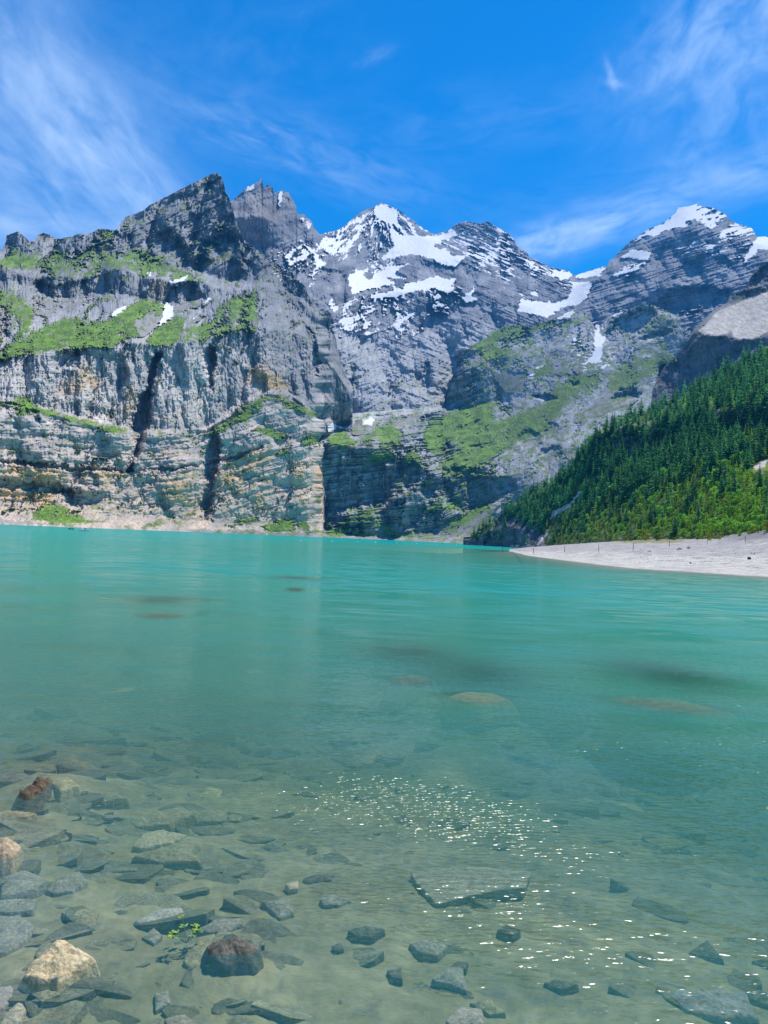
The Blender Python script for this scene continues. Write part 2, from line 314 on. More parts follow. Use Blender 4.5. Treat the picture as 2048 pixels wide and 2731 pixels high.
RECESS = [
 (72, 2.2, c4((980,190),(1020,195),(985,290),(960,400),(950,500),(945,620),(910,700),(880,820),(840,870),(825,945),(800,960),(825,880),(850,800),(820,690),(830,660),(850,560),(880,470),(930,420),(960,240))), (10, 4, c4((700,1110),(800,980),(900,965),(1000,960),(950,1080),(870,1112))),
 (62, 2.0, c4((1340,140),(1360,155),(1352,300),(1332,440),(1318,360),(1292,285),(1275,210),(1300,180))), (55, 2.6, c4((1350,695),(1390,760),(1380,800),(1372,900),(1332,1060),(1312,1285),(1205,1285),(1230,1180),(1262,1140),(1270,1000),(1280,900),(1278,840),(1320,760))),
 (26, 1.0, c4((0,890),(100,895),(400,930),(600,938),(830,948),(830,915),(780,932),(600,918),(450,908),(200,882),(0,868))), (18, 1.0, c4((835,938),(1050,938),(1270,908),(1400,885),(1560,835),(1659,795),(1659,772),(1550,812),(1400,866),(1250,892),(1050,922))),
 (26, 2, c4((325,235),(390,175),(495,188),(505,285),(330,295))), (22, 2.5, c4((675,220),(760,195),(810,320),(765,415),(720,440),(675,400))), (15, 2, c4((590,200),(640,188),(680,350),(600,385))), (14, 2.5, c4((320,325),(480,300),(525,400),(470,475),(340,455))), (15, 2, c4((520,528),(705,558),(690,625),(560,605))), (24, 1.3, c4((-100,490),(0,500),(175,530),(90,562),(0,545),(-100,530))), (22, 1.3, c4((160,540),(245,560),(242,625),(170,602))), (14, 1.5, c4((470,500),(500,505),(500,600),(480,590))),
 (22, 1.5, c4((-100,1000),(0,995),(230,1018),(242,1060),(0,1052))), (26, 1.5, c4((238,1008),(380,1018),(412,1085),(280,1085))), (18, 2, c4((440,938),(600,948),(622,1032),(450,1042))), (14, 2, c4((665,958),(775,948),(722,1065),(690,1042))), (24, 1.8, c4((385,1048),(465,1058),(455,1155),(390,1145))), (18, 2, c4((1035,1168),(1102,1230),(1082,1265),(1030,1235))), (14, 2, c4((420,1060),(640,1080),(700,1060),(640,1150),(480,1160))),
 (34, 3, c1((975,450),(1060,415),(1135,470),(1185,560),(1218,655),(1150,645),(1060,602),(1005,540))), (44, 3, c1((1365,470),(1450,425),(1495,480),(1485,600),(1545,700),(1545,745),(1440,755),(1350,745),(1290,695),(1218,662),(1260,580),(1340,600))), (22, 2.5, c1((1285,500),(1360,475),(1405,560),(1350,565))), (26, 3, c1((750,435),(835,438),(822,522),(760,545),(685,585),(678,560),(730,490))), (24, 1.6, c1((515,742),(650,668),(695,700),(692,812),(500,835),(350,855),(205,765),(205,740),(330,762))), (26, 1.8, c1((1045,792),(1100,758),(1222,738),(1285,832),(1200,865),(1035,885))), (15, 2, c1((850,570),(882,505),(885,622))), (16, 1.5, c1((1175,185),(1300,128),(1380,68),(1405,80),(1360,142),(1200,215))), (15, 2, c1((1530,480),(1602,560),(1592,645),(1540,622))), (14, 2, c1((30,440),(100,420),(110,530),(20,545))), (12, 2, c1((230,450),(300,440),(370,470),(330,540))),(16, 1.5, c1((1200,300),(1260,330),(1240,470),(1200,500),(1180,400))),
 (22, 2, c2((195,798),(340,808),(355,872),(260,885),(198,842))), (26, 2.2, c2((478,950),(545,935),(548,1085),(500,1095))), (36, 2, c2((385,1025),(432,1045),(475,1200),(462,1338),(420,1325),(398,1180))), (20, 2, c2((0,585),(75,640),(75,685),(0,695))), (16, 2, c5((120,560),(135,300),(110,300),(100,500))), (14, 1.6, c5((225,330),(255,320),(270,440),(240,440))),
 (30, 2.5, c5((618,735),(645,735),(645,860),(1005,885),(1005,1085),(1045,1125),(680,1205),(608,1185))), (26, 2.5, c5((1075,880),(1182,845),(1255,960),(1200,1035),(1030,1115),(1005,1060))), (32, 2.5, c5((1225,1042),(1380,980),(1430,915),(1700,955),(1700,1145),(1500,1205),(1400,1152),(1380,1062),(1280,1115))),
 (-26, 4, c5((1045,1125),(1150,1045),(1225,1112),(1150,1255),(995,1225))), (-20, 5, c5((675,1285),(780,1205),(900,1170),(965,1210),(960,1295),(850,1305))), (-18, 4, c5((1210,1290),(1240,1200),(1360,1110),(1370,1250),(1300,1300))), (14, 1.8, c5((650,800),(780,790),(770,860),(650,870))), (14, 1.5, c5((980,860),(1085,850),(1060,900),(990,890))), (16, 1.2, c5((1050,785),(1160,790),(1150,815),(1060,812))),(22, 2, c5((540,1230),(640,1180),(650,1310),(560,1310))),
 (24, 2, c2((480,640),(640,690),(645,900),(570,965),(540,830))), (20, 1.8, c2((1060,1298),(1105,1308),(1145,1400),(1120,1425))), (22, 1.8, c2((665,1268),(705,1278),(695,1395),(668,1385))), (22, 1.8, c2((1140,1250),(1180,1240),(1180,1400),(1130,1430))), (12, 2, c2((900,612),(1060,578),(1065,652),(1095,742),(960,660))), (14, 1.8, c2((1055,600),(1280,620),(1350,608),(1432,640),(1300,682),(1352,722),(1220,702),(1130,642))), (14, 2, c2((1120,890),(1300,850),(1280,1000),(1100,1060))), (14, 2, c2((690,1150),(760,1110),(770,1140),(720,1180))), (14, 2, c2((900,560),(980,540),(1020,560),(930,590))), (16, 1.5, c2((550,1600),(680,1570),(660,1640),(580,1650))),
 (30, 2.2, c3((938,882),(1060,785),(1230,765),(1425,788),(1435,852),(1240,935),(1060,955),(958,922))), (18, 2.5, c3((1035,735),(1110,635),(1270,565),(1330,555),(1455,630),(1280,712),(1270,722),(1150,745))), (25, 2, c3((1530,775),(1659,615),(1800,580),(1800,740),(1560,772))), (16, 1.5, c3((1400,885),(1500,800),(1800,740),(1800,780),(1450,872))), (26, 2.2, c3((625,1085),(700,978),(840,918),(942,905),(962,950),(870,1042),(790,1092),(660,1225))), (14, 1.5, c3((830,1100),(1000,1040),(1080,1030),(880,1120))), (16, 2, c3((655,560),(760,500),(850,470),(800,560),(690,640))), (14, 2, c3((500,780),(640,690),(830,690),(900,780),(700,900),(540,880))),
 (22, 1.6, c6((785,425),(850,375),(955,388),(932,422),(830,445))), (20, 1.5, c6((345,400),(420,398),(510,420),(430,440))), (14, 1.5, c6((548,330),(625,328),(602,352))), (28, 1.8, c6((265,635),(330,595),(395,608),(405,685),(300,692))), (22, 1.8, c6((408,590),(480,565),(515,590),(420,655))), (34, 2, c6((362,805),(412,700),(505,688),(515,745),(440,805))), (30, 2, c6((0,865),(240,855),(275,920),(180,982),(0,1045))), (16, 1.5, c6((155,490),(190,470),(225,475),(200,495))), (18, 1.5, c6((0,690),(130,660),(160,670),(60,700))),
]
TILT = [
 (46, 2.5, c5((1375,545),(1365,520),(1430,360),(1470,215),(1500,185),(1640,180),(1600,300),(1625,420),(1540,545))), (34, 2.5, c3((1105,1160),(1200,1068),(1300,1090),(1420,1080),(1450,1130),(1659,1108),(1560,1185),(1300,1262),(1070,1310),(1085,1230))), (26, 2, c3((955,1405),(962,1262),(1070,1255),(1085,1300),(1050,1372))),
 (60, 2.5, c6((85,1240),(150,1090),(250,1060),(440,1040),(440,1130),(370,1245))),(60, 2, c6((600,745),(655,640),(720,660),(660,735))),
]
CV_THIN = canvas([q for q in SNOW if q[0] < .58], 7)
CV_SNOW, CV_GRASS, CV_TAN, CV_SCREE, CV_PALE = canvas([q for q in SNOW if q[0] >= .58], 1.0), canvas(GRASS, 2.6), canvas(TAN, 4), canvas(SCREE, 2.5), canvas(PALE, 2.5)
CV_REC = recess(RECESS) + tilts(TILT)

def rec(x, y, a=7.0):
    """recesses with broken edges"""
    return samp(CV_REC, x + a*fbm(x/20, y/20, 4, .6, 71) + 3*perlin(x/5, y/7, 73), y + a*1.3*fbm(x/20, y/20, 4, .6, 72))
# ---------------------------------------------------------------- mountains: each a sheet of feature lines (pixel height, true distance) carved with relief
def P2(*p): return np.array(p, float)
def P(*p):
    a = np.array(p, float); return a[:, 0], a[:, 1]
def C(f, *p):
    a = f(*p); return a[:, 0], a[:, 1]
def hor(x): return 1387.0 + 0.0472*np.asarray(x, float)

def build_sheet(name, x0, x1, dx, dy, lines, style, seed, sky_rough=2.0, line_rough=5.0, rsm=3, back=(60, 0.8), ragged=None, edge_x=None):
    nx = int((x1-x0)/dx)+1
    xs = np.linspace(x0, x1, nx)
    ys, rs = [], []
    for i, ((lx, ly), (qx, qr)) in enumerate(lines):
        y = np.interp(xs, lx, ly); r = np.interp(xs, qx, qr)
        if i == len(lines)-1:
            y = y + sky_rough*fbm(xs/14, xs*0+seed, 5, 0.6, seed)
            if ragged: y = y + ragged[2]*sstep(ragged[0], ragged[0]+40, xs)*sstep(ragged[1], ragged[1]-40, xs)*(.6*fbm(xs/26, xs*0+seed+5, 3, .5, seed+3) - .8*np.abs(perlin(xs/9, xs*0+seed, seed+4)))
        elif i > 0:
            y = y + line_rough*fbm(xs/60, xs*0+seed+i*3.7, 2, 0.4, seed+i)
            r = r*(1+0.010*fbm(xs/90, xs*0+seed+i*1.9, 2, 0.4, seed+i))
        if ys: y = np.minimum(y, ys[-1]-1.0)
        ys.append(y); rs.append(r)
    Y = np.array(ys); RR = np.array(rs)
    ny = int((Y[0]-Y[-1]).max()/dy)+2
    v = np.linspace(0, 1, ny)[:, None]
    yy = Y[0]+(Y[-1]-Y[0])*v
    kx = int(22/dx); g = np.exp(-0.5*(np.arange(-2*kx, 2*kx+1)/kx)**2); g /= g.sum()
    sm = lambda a: np.convolve(np.pad(a, 2*kx, 'edge'), g, 'valid')
    Q = [sm(Y[i]) if i else Y[0] for i in range(len(ys))]; RQ = [sm(a) if i else a for i, a in enumerate(RR)]
    for i in range(1, len(Q)): Q[i] = np.minimum(Q[i], Q[i-1]-1.0)
    rr = np.broadcast_to(RQ[0], yy.shape).copy()
    for i in range(len(ys)-1):
        t = (Q[i]-yy)/(Q[i]-Q[i+1])
        rr = np.where(t > 0, RQ[i]+(RQ[i+1]-RQ[i])*np.clip(t, 0, 1 if i < len(ys)-2 else 1.6), rr)
    if rsm:
        k = np.exp(-0.5*(np.arange(-2*rsm, 2*rsm+1)/rsm)**2); k /= k.sum()
        p = np.pad(rr, ((2*rsm, 2*rsm), (0, 0)), 'edge'); rr = sum(k[j]*p[j:j+ny] for j in range(len(k)))
    xx = np.broadcast_to(xs, yy.shape)
    if edge_x: xx = xx + 26*fbm(yy/55, yy*0+2.2, 4, .55, seed+9)*np.exp(-((xx-edge_x)/22)**2)*sstep(.02, .1, v)
    h, color = style(xx, yy)
    edge = np.clip(v*12, 0, 1)          # keep the foot line where it is
    rr = rr + h*edge*rr/F_PX
    Pm = at_r(xx, yy, rr)
    # back side of the ridge
    ux, uy, t = ray(xx[-1], yy[-1])
    d = back[0]*np.array([0.4, 1.0, 2.2, 4.5, 9.0, 18.0])
    nb = len(d)
    Pb = np.stack([Pm[-1] + np.stack([ux*q, uy*q, -q*back[1]*np.ones(nx)], -1) for q in d])
    Pb[..., 2] = np.maximum(Pb[..., 2], -30)
    cb = np.broadcast_to(color[-1], (nb, nx, 3))
    V = np.concatenate([Pm, Pb]); Cc = np.concatenate([color, cb])
    me = mesh_np(name, V, grid_faces(ny+nb, nx), True, Cc)
    return me, dict(xs=xs, Y0=Y[0], Y1=Y[-1], P=Pm, ny=ny)

def on_sheet(S, px, py):
    i = np.clip((px-S['xs'][0])/(S['xs'][1]-S['xs'][0]), 0, len(S['xs'])-1).astype(int)
    v = (S['Y0'][i]-py)/(S['Y0'][i]-S['Y1'][i])
    j = np.clip(v*(S['ny']-1), 0, S['ny']-1).astype(int)
    return S['P'][j, i]

GREEN_A, GREEN_B, GREEN_C = np.array([.06, .145, .014]), np.array([.17, .33, .035]), np.array([.17, .205, .07])
def cover(x, y, dark, pale, seed, grass_bias=0.0, snow_noise=None, stain=0.35, pale_bias=0.0, tan_bias=0.0, grass_tone=0.0, relief=None):
    """colour and smoothness of the surface at picture point x, y"""
    wx = x + 5*fbm(x/16, y/16, 4, .6, seed+1); wy = y + 4*fbm(x/16, y/16, 4, .6, seed+2)
    n1 = fbm(x/22, y/15, 6, .62, seed+3); n2 = fbm(x/5, y/4, 4, .6, seed+4)
    lg = 0
    if relief is not None:          # flats between the steps hold soil and snow
        lg = np.gradient(relief, axis=0); lg = (lg + np.roll(lg, 1, 0) + np.roll(lg, -1, 0))/3; lg = np.clip(lg/(lg.std()+1e-6), -1.5, 1.5)
    g = .86*samp(CV_GRASS, wx, wy) + .20*lg + .18*perlin(x/5, y/26, seed+13) + grass_bias + .55*n1 + .30*n2
    grass = sstep(.34, .74, g)
    sc = samp(CV_SCREE, wx, wy); scree = sstep(.38, .62, sc + .3*n1 + .1*n2)
    sx = x + 6*fbm(x/14, y/11, 4, .6, seed+8); sy = y + 4*fbm(x/14, y/11, 4, .6, seed+9)
    sn = samp(CV_SNOW, sx, sy)
    sno = snow_noise if snow_noise is not None else fbm(x/16, y/4, 5, .6, seed+5)
    # full snowfields keep small holes, thin snow lies in streaks
    thn = samp(CV_THIN, sx, sy)
    snow = np.maximum(sstep(.40, .50, sn + .10*lg + np.where(sn > .02, .85*sno, -1)*np.clip(1.25-sn, 0.22, 1)), sstep(.42, .52, thn + .95*sno + .13*lg)*(thn > .02))
    pal = samp(CV_PALE, wx, wy)
    rock_f = np.clip(.45 + .55*fbm(x/50, y/30, 5, .6, seed+6) + pale_bias + .75*pal, 0, 1)[..., None]
    rock = mix(dark, pale, rock_f)
    st = .5*perlin(x/9.0, y/50.0, seed+7) + .35*perlin(x/4, y/22.0, seed+11) + .5*fbm(x/7, y/6, 3, .6, seed+12)
    rock = rock*(1 + stain*st + .22*n2)[..., None]
    ta = np.clip((samp(CV_TAN, wx, wy)+tan_bias)*(1+.9*n1+.8*n2), 0, 1)[..., None]
    rock = mix(rock, np.array([.62, .41, .205])*(1+.35*n2)[..., None], ta)
    scol = np.array([.30, .295, .30])*(1+.16*n2+.12*n1)[..., None]
    scol = mix(scol, np.array([.14, .17, .075]), .35*sstep(.0, .6, n1+grass_bias)[..., None])
    c = mix(rock, scol, (scree*.9)[..., None])
    q = np.clip(.45+1.2*fbm(x/30, y/14, 5, .65, seed+10)+.5*n2-grass_tone, 0, 1)[..., None]
    gcol = mix(GREEN_A, GREEN_B, q); gcol = mix(gcol, np.array([.025, .065, .015]), (sstep(.38, .52, fbm(x/3.2, y/2.6, 3, .6, seed+14))*sstep(-.1, .3, n1)*.55)[..., None])   # dwarf shrubs
    gcol = mix(gcol, GREEN_C, np.clip(.25+grass_tone+.8*n2, 0, 1)[..., None]*.7)
    thin = sstep(.16, .44, g)*.5
    c = mix(c, np.array([.145, .17, .075])*(1+.3*n2)[..., None], thin[..., None])
    c = mix(c, gcol, (grass*(1-.8*sstep(.32, .5, n2 + .3*n1)))[..., None])
    c = mix(c, np.array([.80, .82, .85]), snow[..., None])
    rough = (1-.74*grass)*(1-.8*scree)*(1-.88*snow)
    return np.clip(c, .01, .9), rough, grass, snow

SLATE, LIME = np.array([.110, .124, .155]), np.array([.44, .455, .48])

def crags(x, y, seed, big=10, fine=1.0, flute=0.0, strata=0.0, dip=0.0, lay=9.0, sx=70, sy=110, shear=0.0):
    wx = x + 13*fbm(x/45, y/45, 5, .55, seed+20) + shear*y; wy = y + 9*fbm(x/45, y/45, 4, .55, seed+21)
    h = -big*2.4*facets(wx, wy, sx, sy, seed+22) - big*.95*facets(wx, wy, sx*.40, sy*.42, seed+23) - big*.28*facets(wx, wy, sx*.16, sy*.15, seed+31)
    h = h + fine*(3.4*fbm(wx/11, wy/10, 5, .62, seed+24) - 2.2*ridged(wx/9, wy/12, 3, .6, seed+25))
    cr = perlin(wx/26, wy/60, seed+41) + .5*perlin(wx/11, wy/30, seed+42)
    h = h + fine*7*np.exp(-(cr/.07)**2)*sstep(-.3, .3, perlin(x/60, y/50, seed+43))   # joints and clefts
    if np.any(flute):
        f = facets(x + 14*fbm(x/40, y/45, 4, .55, seed+26), y + 20*fbm(x/30, y/60, 3, .5, seed+34), 16, 85, seed+27, .5, 1.0, .35) + .4*ridged(x/7 + .6*fbm(x/20, y/30, 2, .5, seed+32), y/70, 3, .6, seed+33)
        h = h - flute*f
    if np.any(strata):
        s = wy*.35 + y*.65 - dip
        a = perlin(x/230, s/lay, seed+28) + .7*perlin(x/120, s/(lay*.45), seed+29) + .4*perlin(x/70, s/(lay*.2), seed+30)
        h = h + strata*(sstep(-.35, .35, a)*2-1)
    return h

# ---- left massif
def style_left(x, y):
    ledge = np.interp(x, [-300, 0, 169, 350, 549, 600, 705, 781, 862], [1050, 1067, 1109, 1151, 1150, 1120, 1054, 1062, 1122])
    low = sstep(-6, 6, y-ledge)
    dip = np.interp(x, [-300, 0, 350, 535, 700, 860], [-25, 0, 26, 8, -48, -85])
    up = sstep(700, 760, y)*(1-low)
    hl = crags(x, y, 110, 15, .85, 3, 3.9, dip, 25, 95, 70)
    hu = crags(x, y, 120, 19, .85, 12, 1.2*sstep(300, 100, x)+.3, 0, 10, 55, 170)
    ht = crags(x, y, 130, 30, 1.0, 6.0, 6.0*sstep(230, 330, x)+1.5, -.45*(x-400)*(x > 250), 30, 80, 130, .35)
    hu = hu - 30*facets(x + 16*fbm(x/60, y/50, 3, .5, 141), y, 120, 330, 142, 1.0, 1.6, .5) - 7*facets(x + 8*fbm(x/30, y/30, 3, .5, 143), y + .2*x, 34, 60, 144)
    hl = hl - 22*facets(x + 16*fbm(x/60, y/50, 3, .5, 145), y, 130, 260, 146, 1.0, 1.6, .5)
    h = hl*low + hu*up + ht*(1-low-up)
    c, rough, g, s = cover(x, y, mix(SLATE, LIME, np.clip(.3+sstep(700, 930, y), 0, 1)[..., None]*.45), mix(LIME*.92, mix(LIME*np.array([1.28, 1.2, 1.12]), LIME*np.array([1.5, 1.2, 1.0]), sstep(1020, 1250, y)[..., None]), sstep(760, 960, y)[..., None]), 100,
                           grass_bias=np.where(y > 1330, .12, np.where(y > 1050, .03, np.where(y < 720, .14, np.where(y < 930, .10, -.04)))), stain=.32, pale_bias=.1*sstep(800, 1000, y) - .45*sstep(640, 760, x)*sstep(1120, 1040, y) - .5*sstep(862, 866, x), tan_bias=.15*sstep(1150, 1330, y) + .05*sstep(900, 960, y), relief=h)
    return h*rough + 1.5*rec(x, y), c
left_lines = [
 (P((-340, 1386), (0, 1400), (240, 1410), (500, 1423), (700, 1434), (860, 1437), (867, 1330), (940, 1290)), P((-340, 520), (0, 627), (250, 700), (500, 860), (700, 1050), (860, 1250), (870, 1600), (940, 1650))),
 (P((-340, 1355), (0, 1382), (100, 1388), (250, 1396), (500, 1408), (700, 1414), (860, 1418), (867, 1310), (940, 1280)), P((-340, 534), (0, 642), (250, 714), (500, 872), (700, 1060), (860, 1258), (870, 1605), (940, 1655))),
 (P((-340, 1300), (0, 1340), (90, 1335), (160, 1352), (260, 1360), (500, 1390), (700, 1395), (860, 1400), (867, 1290), (940, 1260)), P((-340, 545), (0, 655), (100, 690), (250, 738), (500, 880), (700, 1068), (860, 1264), (870, 1610), (940, 1660))),
 (P((-340, 1220), (0, 1236), (350, 1258), (535, 1243), (700, 1195), (860, 1230), (867, 1240), (940, 1230)), P((-340, 556), (0, 668), (250, 752), (500, 896), (700, 1082), (860, 1272), (870, 1615), (940, 1665))),
 (P((-340, 1050), (0, 1075), (76, 1090), (169, 1112), (253, 1134), (350, 1155), (485, 1158), (549, 1155), (600, 1125), (625, 1092), (705, 1060), (781, 1068), (836, 1104), (862, 1172), (868, 1180), (940, 1160)), P((-340, 580), (0, 695), (250, 780), (500, 925), (700, 1110), (855, 1290), (870, 1620), (940, 1670))),
 (P((-340, 1030), (0, 1052), (76, 1072), (169, 1098), (253, 1122), (350, 1144), (485, 1148), (549, 1144), (600, 1108), (625, 1072), (705, 1040), (781, 1046), (836, 1080), (862, 1130), (940, 1120)), P((-340, 600), (0, 717), (250, 802), (500, 945), (700, 1135), (860, 1330), (870, 1635), (940, 1680))),
 (P((-340, 965), (0, 953), (84, 946), (169, 934), (232, 929), (295, 925), (350, 904), (380, 917), (422, 925), (464, 917), (506, 908), (565, 900), (591, 891), (633, 883), (683, 876), (750, 880), (800, 890), (850, 920), (940, 1060)), P((-340, 636), (0, 755), (250, 842), (500, 985), (700, 1190), (860, 1440), (940, 1720))),
 (P((-340, 740), (0, 746), (84, 763), (148, 801), (211, 792), (270, 784), (321, 780), (359, 796), (401, 792), (443, 813), (506, 805), (549, 796), (591, 780), (667, 771), (692, 775), (750, 800), (800, 830), (850, 870), (940, 1052)), P((-340, 980), (0, 1080), (250, 1160), (500, 1260), (600, 1310), (700, 1370), (860, 1520), (940, 1750))),
 (P((-340, 700), (0, 697), (42, 731), (127, 735), (177, 733), (228, 752), (278, 718), (338, 712), (371, 737), (401, 746), (422, 737), (464, 752), (506, 746), (527, 744), (570, 766), (620, 765), (692, 760), (750, 780), (800, 800), (850, 845), (940, 1046)), P((-340, 1000), (0, 1100), (250, 1182), (500, 1285), (600, 1340), (700, 1400), (860, 1540), (940, 1760))),
 (P((-340, 690), (0, 684), (100, 682), (200, 692), (280, 690), (300, 682), (350, 692), (400, 704), (430, 712), (480, 718), (520, 722), (600, 752), (692, 745), (750, 762), (800, 790), (850, 835), (940, 1040)), P((-340, 1160), (0, 1260), (250, 1330), (500, 1420), (600, 1450), (700, 1480), (860, 1560), (940, 1770))),
 (P((-340, 640), (-120, 690), (0, 670), (6, 664), (17, 642), (16, 628), (32, 622), (49, 617), (63, 630), (80, 643), (91, 644), (101, 626), (114, 621), (131, 626), (148, 635), (160, 638), (177, 632), (194, 630), (211, 622), (228, 626), (247, 619), (262, 611), (278, 610), (304, 615), (314, 611), (319, 598), (331, 586), (335, 577), (359, 571), (380, 562), (405, 543), (430, 531), (460, 516), (485, 503), (511, 490), (532, 480), (557, 467), (578, 460), (584, 466), (591, 472), (593, 477), (602, 512), (612, 529), (630, 590), (650, 640), (690, 672), (735, 705), (789, 738), (810, 762), (831, 807), (869, 845), (890, 883), (903, 946), (925, 1000), (940, 1032)),
  P((-340, 1240), (0, 1330), (250, 1410), (320, 1500), (578, 1665), (640, 1610), (735, 1570), (800, 1560), (860, 1600), (940, 1780))),
]
# ---- snow covered range behind
def style_range(x, y):
    th = np.arctan2(x-1017, y-535+1e-3); rad = np.hypot(x-1017, y-535)
    fan = fbm(th*9 + .4*fbm(x/30, y/30, 3, .5, 3), rad/55, 5, .6, 205) + .5*perlin(x/6, y/6, 4)
    s2 = y + .42*(x-1300)*np.where(x < 1560, -1.0, .55)
    lay = fbm(x/48, s2/6.5, 5, .6, 206) + .35*perlin(x/7, y/7, 5)
    f = sstep(1130, 1260, x)
    sno = mix(fan, lay, f)
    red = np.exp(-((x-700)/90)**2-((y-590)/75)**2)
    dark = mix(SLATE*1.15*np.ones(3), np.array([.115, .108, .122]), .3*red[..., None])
    h1 = crags(x, y, 210, 20, 1.0, 3.5, 2.5, .35*(x-1017)*np.where(x < 1017, -1, 1.1), 12)
    h2 = crags(x, y, 220, 18, 1.0, 1.0, 4.4, -.30*(x-1700), 11)
    h = mix(h1, h2, sstep(1480, 1600, x))
    hr = crags(x, y, 230, 10, 1.0, 8.0)
    h = mix(h, hr, red)
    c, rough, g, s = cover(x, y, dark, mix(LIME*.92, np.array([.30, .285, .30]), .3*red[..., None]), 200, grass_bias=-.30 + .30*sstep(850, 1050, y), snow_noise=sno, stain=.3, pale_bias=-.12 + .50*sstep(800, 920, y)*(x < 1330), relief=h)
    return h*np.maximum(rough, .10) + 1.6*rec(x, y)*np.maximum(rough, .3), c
range_lines = [
 (P((560, 1010), (850, 1190), (1190, 1200), (1300, 1110), (1600, 1010), (2430, 1010)), P((560, 1850), (860, 1800), (1100, 1950), (1400, 2300), (1600, 2450), (2430, 2500))),
 (P((560, 800), (850, 1060), (1190, 1080), (1300, 980), (1500, 960), (1700, 950), (2430, 930)), P((560, 1900), (860, 1880), (1100, 2080), (1400, 2420), (1600, 2560), (2430, 2600))),
 (P((560, 760), (850, 900), (1000, 930), (1190, 940), (1300, 900), (1500, 900), (1650, 870), (1740, 850), (1850, 845), (1950, 815), (2430, 780)), P((560, 1960), (860, 2050), (1100, 2350), (1400, 2650), (1600, 2750), (2430, 2780))),
 (P((560, 720), (700, 720), (850, 780), (960, 785), (1100, 775), (1240, 775), (1350, 800), (1500, 845), (1560, 800), (1650, 790), (1760, 765), (1800, 770), (1950, 770), (2430, 720)), P((560, 2000), (860, 2280), (1000, 2560), (1240, 2700), (1400, 2850), (1540, 3050), (1700, 2840), (2430, 2820))),
 (P((560, 640), (700, 650), (800, 690), (860, 720), (940, 725), (1050, 715), (1150, 690), (1240, 690), (1350, 740), (1480, 780), (1540, 760), (1640, 730), (1800, 700), (1950, 690), (2040, 700), (2430, 640)), P((560, 2050), (860, 2480), (1000, 3000), (1240, 3100), (1400, 3100), (1530, 3300), (1700, 3060), (1950, 3000), (2430, 3000))),
 (P((560, 580), (620, 585), (700, 575), (800, 640), (860, 665), (940, 650), (1030, 630), (1110, 632), (1180, 645), (1290, 660), (1400, 700), (1500, 745), (1560, 745), (1640, 705), (1720, 650), (1850, 605), (1950, 640), (2040, 655), (2430, 600)), P((560, 2090), (700, 2160), (860, 2680), (1000, 3350), (1100, 3450), (1240, 3350), (1400, 3300), (1530, 3480), (1700, 3280), (1950, 3200), (2430, 3200))),
 (P((560, 560), (600, 545), (624, 531), (633, 522), (650, 508), (667, 497), (680, 489), (694, 479), (699, 486), (703, 503), (711, 499), (720, 499), (728, 505), (730, 520), (739, 515), (751, 511), (766, 512), (772, 522), (783, 535), (789, 550), (793, 567), (798, 569), (808, 573), (819, 583), (829, 588), (834, 602), (842, 615), (853, 626), (869, 621), (886, 617), (903, 614), (920, 600), (941, 583), (958, 569), (979, 558), (1000, 551), (1017, 540), (1030, 545), (1049, 554), (1068, 562), (1085, 577), (1106, 592), (1127, 609), (1148, 621), (1161, 625), (1177, 621), (1196, 615), (1207, 605), (1224, 594), (1245, 591), (1262, 593), (1272, 596), (1287, 595), (1298, 589), (1312, 598), (1325, 607), (1346, 615), (1363, 630), (1373, 643), (1377, 655), (1390, 664), (1407, 674), (1413, 689), (1426, 691), (1445, 702), (1466, 712), (1491, 718), (1513, 722), (1524, 729), (1533, 735), (1551, 729), (1576, 721), (1601, 713), (1620, 708), (1624, 697), (1639, 685), (1652, 672), (1669, 655), (1681, 643), (1707, 628), (1724, 613), (1745, 605), (1770, 594), (1785, 583), (1802, 567), (1810, 554), (1833, 551), (1859, 544), (1875, 552), (1897, 552), (1913, 562), (1932, 569), (1947, 586), (1960, 594), (1985, 602), (2006, 609), (2015, 626), (2019, 632), (2032, 631), (2048, 632), (2200, 600), (2430, 570)),
  P((560, 2150), (700, 2300), (790, 2500), (860, 2900), (1017, 3800), (1160, 3700), (1260, 3650), (1400, 3480), (1530, 3650), (1700, 3500), (1860, 3600), (2048, 3450), (2430, 3500))),
]
